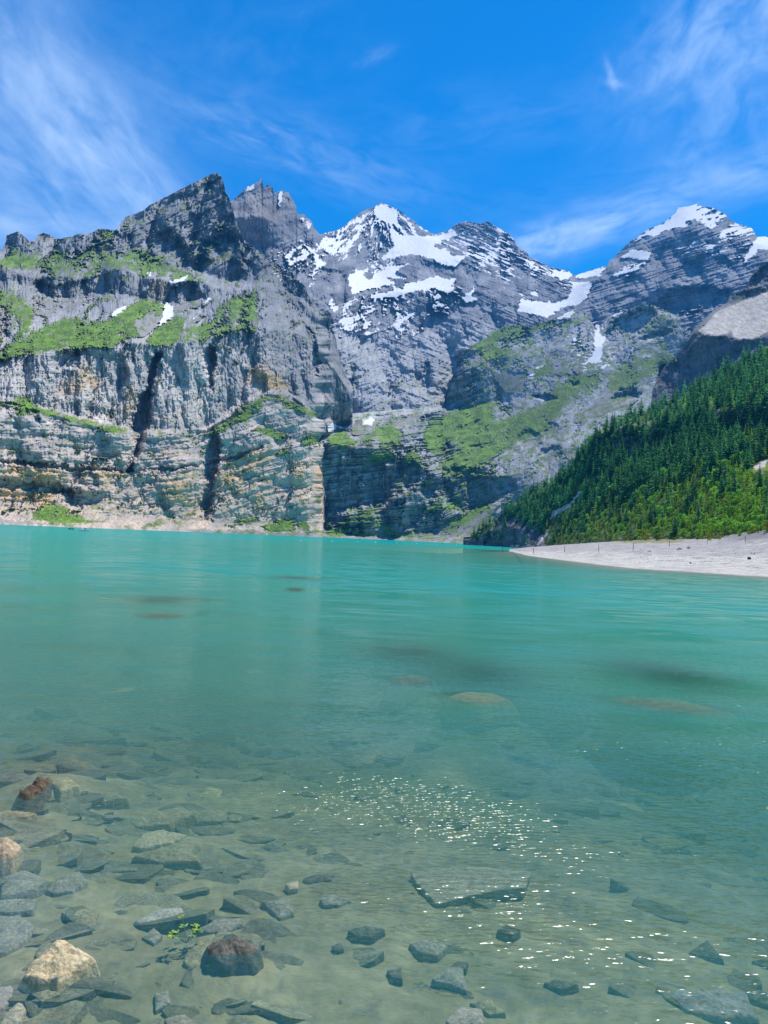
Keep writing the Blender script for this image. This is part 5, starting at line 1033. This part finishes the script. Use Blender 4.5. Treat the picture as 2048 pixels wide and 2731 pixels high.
# ---------------------------------------------------------------- trees
def mat_leaf(name):
    m, nt, out = new_mat(name); N = NB(nt)
    at = N.n('ShaderNodeVertexColor', layer_name='albedo')
    oi = N.n('ShaderNodeObjectInfo'); f = N.mapr(oi.outputs['Random'], 0, 1, .6, 1.4)
    c = N.n('ShaderNodeVectorMath', operation='SCALE'); N.l(at.outputs['Color'], c.inputs[0]); N.l(f, c.inputs['Scale'])
    d = N.n('ShaderNodeBsdfDiffuse'); t = N.n('ShaderNodeBsdfTranslucent'); mx = N.n('ShaderNodeMixShader'); mx.inputs[0].default_value = .32
    N.l(c.outputs[0], d.inputs[0]); N.l(c.outputs[0], t.inputs[0]); N.l(d.outputs[0], mx.inputs[1]); N.l(t.outputs[0], mx.inputs[2]); N.l(mx.outputs[0], out.inputs[0])
    return m
M_LEAF = mat_leaf('foliage'); M_BARK = mat_plain('bark', (.075, .055, .04), .35, 9, .95, .1)
def conifer(seed, nl=15, nb=8, wide=.19, low=.06, droop=.35, airy=0.0, c0=(.032, .15, .065), c1=(.13, .36, .10)):
    g = np.random.default_rng(seed); V, F, Cc = [], [], []
    lean = g.normal(0, .015, 2)
    for i in range(nl):
        t = i/(nl-1); z = low+(.97-low)*t; R_ = wide*((1-t)**.8*.95+.03)*(g.uniform(.72, 1.2)); k = max(4, int(nb*(1-.4*t)))
        for j in range(k):
            if g.random() < airy: continue
            a = 6.283*(j+g.random()*.8)/k+i*1.3; L = R_*g.uniform(.65, 1.15); w = L*g.uniform(.26, .42); dz = -L*droop*g.uniform(.4, 1.4); ca, sa = math.cos(a), math.sin(a)
            ox, oy = lean*t; zz = z+g.normal(0, .012); b = len(V); up = L*g.uniform(.05, .3)
            V += [(ox, oy, zz+.02), (ox+ca*L*.5-sa*w, oy+sa*L*.5+ca*w, zz+dz*.55), (ox+ca*L*.55, oy+sa*L*.55, zz+dz*.3+up*.3), (ox+ca*L*.5+sa*w, oy+sa*L*.5-ca*w, zz+dz*.55), (ox+ca*L, oy+sa*L, zz+dz)]
            F += [(b, b+1, b+2), (b, b+2, b+3), (b+1, b+4, b+2), (b+2, b+4, b+3)]
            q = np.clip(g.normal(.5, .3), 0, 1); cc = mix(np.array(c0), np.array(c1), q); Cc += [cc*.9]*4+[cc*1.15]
    b = len(V); V += [(.012, 0, .93), (-.008, .01, .93), (0, -.012, .93), (lean[0], lean[1], 1.0)]; F += [(b, b+1, b+3), (b+1, b+2, b+3), (b+2, b, b+3)]; Cc += [np.array(c1)]*4
    return np.array(V), np.array(F), np.array(Cc)
def broadleaf(seed, n=300, wide=.36, base=.14, c0=(.09, .25, .03), c1=(.30, .52, .06), leaf=.062):
    g = np.random.default_rng(seed); V, F, Cc = [], [], []; m = 11
    cen = np.stack([g.normal(0, .42*wide, m), g.normal(0, .42*wide, m), g.uniform(base+.14, .84, m)], -1); cen[0] = (0, 0, .82); rad = g.uniform(.10, .20, m)*(wide/.36)**.5
    for i in range(n):
        k = g.integers(m); d = g.normal(0, 1, 3); d /= np.linalg.norm(d); d[2] = d[2]*.8+.12
        p = cen[k]+d*rad[k]*g.uniform(.6, 1.12); u = np.cross(d, g.normal(0, 1, 3)); u /= np.linalg.norm(u)+1e-6; w = np.cross(d, u)*g.uniform(.5, .9); s = leaf*g.uniform(.6, 1.4); b = len(V)
        V += [p-u*s, p+w*s+d*s*.25, p+u*s, p-w*s+d*s*.25]; F += [(b, b+1, b+2), (b, b+2, b+3)]
        q = np.clip(g.normal(.45, .3), 0, 1); cc = mix(np.array(c0), np.array(c1), q); Cc += [cc]*4
    V = np.array(V); V[:, 2] = np.clip(V[:, 2], .03, 1.02)
    return V, np.array(F), np.array(Cc)
def trunk_mesh(h0, r0, seed, limbs=0):
    g = np.random.default_rng(seed); bm = bmesh.new()
    def limb(a, b, ra, rb):
        a, b = Vector(a), Vector(b); d = (b-a).normalized(); u = d.orthogonal().normalized(); w = d.cross(u); Rr = []
        for f in (0, .5, 1):
            c = a.lerp(b, f)+Vector(g.normal(0, .006, 3))*(f == .5); r = ra+(rb-ra)*f
            Rr.append([bm.verts.new(c+r*(u*math.cos(t)+w*math.sin(t))) for t in np.linspace(0, 6.283, 6)[:-1]])
        for x, y in zip(Rr, Rr[1:]):
            for i in range(5): bm.faces.new((x[i], x[(i+1) % 5], y[(i+1) % 5], y[i]))
    limb((0, 0, -.05), (0, 0, h0), r0, r0*.25)
    for i in range(limbs):
        z = h0*g.uniform(.35, .8); a = g.random()*6.28; L = g.uniform(.1, .2); limb((0, 0, z), (L*math.cos(a), L*math.sin(a), z+L*.9), r0*.4, r0*.12)
    me = bpy.data.meshes.new('trunk'); bm.to_mesh(me); bm.free(); me.materials.append(M_BARK); return me
KIND = {}
def kinds(key, gens, trunk):
    out = []
    for i, (V, F, Cc) in enumerate(gens):
        me = mesh_np('crown', V, F, False, Cc); me.materials.append(M_LEAF); out.append((V, F, Cc, me, trunk_mesh(*trunk, seed=i)))
    KIND[key] = out
kinds('spruce', [conifer(s, wide=.23+.03*(s % 3)) for s in range(6)], (.85, .018))
kinds('larch', [conifer(20+s, 14, 7, .17, .16, .2, .18, (.13, .27, .018), (.34, .50, .04)) for s in range(4)], (.9, .014))
kinds('broad', [broadleaf(40+s) for s in range(5)], (.6, .022, ))
kinds('bush', [broadleaf(60+s, 330, .62, .0, (.17, .24, .018), (.36, .42, .05), .075) for s in range(3)], (.4, .02))
SW = SHEET['wood']
def plant():
    g = np.random.default_rng(21); pts = []; cell = {}
    for _ in range(60000):
        x = g.uniform(1256, 2250); i = int(np.clip((x-SW['xs'][0])/(SW['xs'][1]-SW['xs'][0]), 0, len(SW['xs'])-1))
        y0, y1 = SW['Y1'][i], SW['Y0'][i]-9; y = g.uniform(y0, y1)
        X1, Y1 = np.array([x]), np.array([y]); spot = float(perlin(X1/9, Y1/7, 311)[0])
        if max(samp(CV_SCAR, X1, Y1-q)[0] for q in (0, 9, 18, 27)) > .3 or max(samp(CV_LAWN, X1, Y1-q)[0] for q in (10, 20)) > .5 and spot < .2 or samp(CV_LAWN, X1, Y1)[0] > .45 and spot < .33: continue
        if samp(CV_BAND, X1, Y1)[0] > .35 and spot < .30 or max(samp(CV_BAND, X1, Y1-q)[0] for q in (12, 24, 34)) > .5 and spot < .08: continue
        blf = np.interp(x, [1240, 1262, 1294, 1330, 1430, 1450], [1436, 1430, 1415, 1378, 1388, 1480])
        if x < 1448 and y > blf and spot < .42: continue
        lowp = sstep(-30, 30, y-np.interp(x, [1240, 1440, 1640, 1850, 2048, 2300], [1500, 1425, 1350, 1285, 1225, 1160]))
        dmin = 11.0-2*lowp if x > 1560 else 8.5
        key = (int(x/9), int(y/9)); ok = True
        for a in (-1, 0, 1):
            for b in (-1, 0, 1):
                for q in cell.get((key[0]+a, key[1]+b), ()):
                    if ((q[0]-x)/1.0)**2+((q[1]-y)/.85)**2 < dmin*dmin: ok = False; break
        if not ok: continue
        cell.setdefault(key, []).append((x, y)); u = g.random()
        clump = float(fbm(np.array([x/55]), np.array([y/40]), 3, .5, 77)[0])
        if u < .16+.72*lowp+.5*clump: k = 'broad' if g.random() < .55 else 'larch'
        else: k = 'larch' if g.random() < .5*lowp else 'spruce'
        h = {'spruce': g.uniform(10, 20), 'larch': g.uniform(7.5, 13), 'broad': g.uniform(4.5, 8)}[k]
        if lowp > .5: h *= .72
        if x < 1560: h *= .78
        pts.append((x, y, k, h))
    return pts
PTS = plant()
def place():
    g = np.random.default_rng(5); rows = []
    X = np.array([p[0] for p in PTS]); Y_ = np.array([p[1] for p in PTS]); Q = on_sheet(SW, X, Y_)
    for (x, y, k, h), q in zip(PTS, Q):
        r = math.hypot(q[0], q[1]); rows.append([h*F_PX/r*(1 if x < 2050 else .01), x, y, k, h, q, int(g.integers(len(KIND[k]))), g.random()*6.283])
    # the yellow green bushes along the foot of the wood
    rows.sort(key=lambda a: -a[0]); return rows
ROWS = place()
def tree(k, v, q, h, yaw, label, group, cat='tree', name=None, wid=1.0):
    V, F, Cc, cm, tm = KIND[k][v]
    root = empty(name or {'spruce': 'spruce_tree', 'larch': 'larch_tree', 'broad': 'broadleaf_tree', 'bush': 'bush'}[k], (q[0], q[1], q[2]-.15), yaw); root.scale = (h*wid, h*wid, h)
    for nme, me in (('crown', cm), ('trunk', tm)):
        o = bpy.data.objects.new(nme, me); COL.objects.link(o); o.parent = root
    tag(root, label, cat, group); return root
BUSH = [(1716, 1441, 30, 1.15, 'biggest rounded yellow green bush at the foot of the wood'), (1757, 1441, 17, 1.0, 'low yellow bush right of the biggest rounded bush'), (1683, 1442, 14, .9, 'small yellow green bush left of the biggest rounded bush'), (1668, 1442, 20, .6, 'narrow pale green bush at the left end of the bushes'), (1888, 1441, 20, 1.2, 'yellow bush behind the pale grey post'), (1862, 1442, 11, 1.0, 'low yellow bush left of the bush behind the pale post'), (1918, 1441, 11, 1.2, 'low spreading bush left of the dark gravel mound'),
        (2012, 1428, 24, 1.3, 'bright yellow bush on top of the dark gravel mound'), (2043, 1424, 34, .9, 'tall olive bush at the right edge above the mound'), (1262, 1436, 10, 1.6, 'small light bush on the shore left of the dark bluff'), (1795, 1442, 9, 1.4, 'low scrub right of the post in front of the bushes'), (1975, 1436, 10, 1.3, 'small bush left of the bright yellow bush')]
for i, (px, py, hp, wd, lb) in enumerate(BUSH):
    i2 = int(np.clip((px-SW['xs'][0])/(SW['xs'][1]-SW['xs'][0]), 0, len(SW['xs'])-1)); q = on_sheet(SW, np.array([px]), np.array([min(py, SW['Y0'][i2]-3)]))[0]
    if px > 1300: q = beach_point(np.array([px]), np.array([.985]))[0]
    h = hp*math.hypot(q[0], q[1])/F_PX; tree('bush', i % 3, q, h, i*1.1, lb, 'yellow green bushes along the beach', 'bush', None, wd)
ADJ = {'spruce': 'dark green spruce', 'larch': 'light green feathery larch', 'broad': 'rounded leafy tree'}
def where(x, y):
    if x < 1460: return 'on the bluff at the water'
    if y > np.interp(x, [1240, 1440, 1640, 1850, 2048], [1500, 1440, 1405, 1390, 1360]): return 'in the front rows above the gravel beach'
    if y > np.interp(x, [1240, 1440, 1640, 1850, 2048], [1500, 1440, 1385, 1325, 1262]): return 'in the bright lower wood behind the beach'
    if y > np.interp(x, [1460, 1590, 1790, 1890, 2048], [1290, 1210, 1195, 1160, 1165]): return 'on the slope under the dark rock bands'
    if x > 1790 or y < np.interp(x, [1460, 1590, 1790], [1270, 1150, 1128]): return 'high on the wooded slope above the dark rock bands'
    return 'beside the dark rock band on the wooded slope'
N_ONE = 300
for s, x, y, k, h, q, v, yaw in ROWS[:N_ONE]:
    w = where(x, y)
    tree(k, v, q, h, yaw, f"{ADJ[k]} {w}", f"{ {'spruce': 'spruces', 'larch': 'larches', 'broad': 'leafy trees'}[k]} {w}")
def forest():
    V, F, Cc, off = [], [], [], 0; g = np.random.default_rng(9)
    for s, x, y, k, h, q, v, yaw in ROWS[N_ONE:]:
        v0, f0, c0 = KIND[k][v][:3]; c, n = math.cos(yaw), math.sin(yaw); w = h*g.uniform(.9, 1.2)
        P_ = np.stack([(v0[:, 0]*c-v0[:, 1]*n)*w+q[0], (v0[:, 0]*n+v0[:, 1]*c)*w+q[1], v0[:, 2]*h+q[2]-.2], -1)
        V.append(P_); F.append(f0+off); Cc.append(c0*g.uniform(.6, 1.4)); off += len(v0)
    return mesh_np('forest', np.concatenate(V), np.concatenate(F), False, np.concatenate(Cc))
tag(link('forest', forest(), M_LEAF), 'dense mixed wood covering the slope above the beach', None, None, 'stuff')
print('TREES', len(ROWS))
# ---------------------------------------------------------------- sky, sun, camera
SUN_AZ, SUN_EL = R(38), R(59)
def sky():
    w = bpy.data.worlds.new('World'); SC.world = w; w.use_nodes = True
    nt = w.node_tree; nt.nodes.clear(); N = NB(nt)
    out = N.n('ShaderNodeOutputWorld'); bg = N.n('ShaderNodeBackground')
    st = N.n('ShaderNodeTexSky', sky_type='NISHITA')
    st.sun_disc = False; st.sun_elevation = SUN_EL; st.sun_rotation = SUN_AZ
    st.altitude = 1600; st.air_density = 1.0; st.dust_density = 0.2; st.ozone_density = 2.5
    hs = N.n('ShaderNodeHueSaturation'); hs.inputs['Saturation'].default_value = 1.95; hs.inputs['Hue'].default_value = 0.502; hs.inputs['Value'].default_value = 1.1
    N.l(st.outputs[0], hs.inputs['Color'])
    tc = N.n('ShaderNodeTexCoord'); sp = N.n('ShaderNodeSeparateXYZ'); N.l(tc.outputs['Generated'], sp.inputs[0])
    az = N.math('ARCTAN2', sp.outputs[0], sp.outputs[1]); el = N.math('ARCSINE', sp.outputs[2])
    ve = N.n('ShaderNodeCombineXYZ'); N.l(az, ve.inputs[0]); N.l(el, ve.inputs[1])
    base = N.noise(ve.outputs[0], 5.0, 3, .5)
    def wisp(px, py, sx, sy, rot, amp, lo, hi, nsx, nsy, seed):
        """one cirrus field: centre in the picture, half sizes (px), streak direction (deg), strength"""
        ux, uy, t = ray(px, py)
        a0, e0 = math.atan2(float(ux), float(uy)), math.atan(float(t)); s = 1/F_PX
        mp = N.n('ShaderNodeMapping', vector_type='TEXTURE'); N.l(ve.outputs[0], mp.inputs[0])
        mp.inputs['Location'].default_value = (a0, e0, 0); mp.inputs['Rotation'].default_value = (0, 0, R(rot)); mp.inputs['Scale'].default_value = (sx*s, sy*s, 1)
        ln = N.n('ShaderNodeVectorMath', operation='DOT_PRODUCT'); N.l(mp.outputs[0], ln.inputs[0]); N.l(mp.outputs[0], ln.inputs[1])
        g = N.math('POWER', 2.718, N.math('MULTIPLY', ln.outputs['Value'], -1.0))
        m2 = N.mapping(mp.outputs[0], (nsx*1.25, nsy*.7, 1), (0, 0, 0), (seed, seed*1.7, seed*.3))
        nz = N.noise(m2, 1.0, 6, .58, .5)
        return N.math('MULTIPLY', N.math('MULTIPLY', g, N.mapr(nz.outputs['Fac'], lo-.12, hi+.1, 0, 1, True)), amp*.66)
    W = [
     wisp(60, 170, 420, 240, -34, .24, .35, .72, 2.2, 3.0, 1.3), wisp(190, 330, 330, 140, -42, .55, .33, .75, 1.6, 2.2, 2.1), wisp(120, 520, 460, 170, -28, .62, .35, .75, 1.8, 3.4, 3.7),
     wisp(330, 470, 280, 100, -38, .55, .36, .72, 1.6, 2.8, 4.4), wisp(40, 600, 320, 70, 0, .6, .3, .7, 1.8, 2.0, 5.2), wisp(790, 400, 380, 65, -12, .40, .38, .75, 2.6, 2.4, 6.1), wisp(640, 160, 300, 120, 20, .10, .4, .75, 2, 2.5, 7.9),
     wisp(1900, 70, 230, 110, 32, .62, .34, .74, 1.5, 2.4, 8.3), wisp(2040, 140, 200, 150, 50, .45, .35, .72, 1.6, 2.6, 9.5), wisp(1560, 615, 270, 40, 12, .72, .30, .70, 1.8, 1.9, 10.2), wisp(1480, 640, 90, 45, 10, .5, .3, .65, 1.4, 1.5, 11.6),
     wisp(1780, 520, 420, 70, 8, .34, .36, .74, 2.4, 2.8, 12.4), wisp(2030, 460, 220, 40, 6, .42, .34, .7, 2.0, 1.8, 13.8), wisp(1860, 370, 120, 60, 40, .22, .36, .72, 1.6, 2.0, 14.1),
     wisp(1628, 200, 30, 9, -66, .42, .2, .6, 1, 1, 15.5), wisp(1645, 224, 30, 8, -12, .32, .2, .6, 1, 1, 16.5), wisp(1000, 150, 50, 14, 20, .18, .25, .65, 1.2, 1.2, 17.5), wisp(1250, 330, 500, 80, 5, .13, .4, .75, 2.6, 2.2, 18.2),
    ]
    # wider cirrus beyond the frame, for the light and the reflections
    hi = N.mapping(ve.outputs[0], (1.6, 3.4, 1), (0, 0, .5)); hz = N.noise(hi, 1.5, 7, .6, .6)
    high = N.math('MULTIPLY', N.mapr(hz.outputs['Fac'], .48, .85, 0, .22, True), N.mapr(el, .68, .95, 0, 1, True))
    d = high
    for x in W: d = N.math('ADD', d, x)
    d = N.math('MINIMUM', d, .92)
    cl = N.mixc(d, hs.outputs[0], (6.6, 8.0, 9.6))
    N.l(cl, bg.inputs['Color']); bg.inputs['Strength'].default_value = 0.105
    N.l(bg.outputs[0], out.inputs[0])
sky()
sun = bpy.data.lights.new('sun', 'SUN'); sun.energy = 4.6; sun.angle = R(0.5); sun.color = (1.0, .93, .82)
so = bpy.data.objects.new('sun', sun); COL.objects.link(so)
sd = Vector((math.cos(SUN_EL)*math.sin(SUN_AZ), math.cos(SUN_EL)*math.cos(SUN_AZ), math.sin(SUN_EL)))
so.rotation_euler = sd.to_track_quat('Z', 'Y').to_euler()
cam = bpy.data.cameras.new('camera'); co = bpy.data.objects.new('camera', cam); COL.objects.link(co)
co.matrix_world = Matrix(((RIGHT[0], UP[0], -FWD[0], 0), (RIGHT[1], UP[1], -FWD[1], 0), (RIGHT[2], UP[2], -FWD[2], CAMZ), (0, 0, 0, 1)))
cam.sensor_fit = 'VERTICAL'; cam.sensor_height = 36; cam.sensor_width = 27; cam.lens = F_PX/2731*36
cam.clip_start = 0.05; cam.clip_end = 30000
SC.camera = co
SC.view_settings.view_transform = 'Standard'; SC.view_settings.look = 'None'; SC.view_settings.exposure = 0.55; SC.view_settings.gamma = 1.0
SC.cycles.max_bounces = 8; SC.cycles.diffuse_bounces = 1; SC.cycles.glossy_bounces = 2; SC.cycles.transparent_max_bounces = 24; SC.cycles.volume_bounces = 0
SC.cycles.use_denoising = True; SC.cycles.sample_clamp_indirect = 4; SC.cycles.sample_clamp_direct = 2.2

# ---------------------------------------------------------------- air
def haze():
    bm = bmesh.new(); bmesh.ops.create_cube(bm, size=1)
    x0, x1, y0, y1, z0, z1 = -4200, 5200, -60, 6200, -60, 2600
    for v in bm.verts: v.co = ((x0+x1)/2+v.co.x*(x1-x0), (y0+y1)/2+v.co.y*(y1-y0), (z0+z1)/2+v.co.z*(z1-z0))
    me = bpy.data.meshes.new('haze'); bm.to_mesh(me); bm.free()
    m, nt, out = new_mat('haze_air'); N = NB(nt)
    v = N.n('ShaderNodeVolumePrincipled'); v.inputs['Color'].default_value = (.04, .37, 1.0, 1); v.inputs['Density'].default_value = 6.5e-5; v.inputs['Anisotropy'].default_value = .2
    N.l(v.outputs[0], out.inputs['Volume'])
    m.cycles.homogeneous_volume = True
    tag(link('haze', me, m), kind='stuff')
haze()
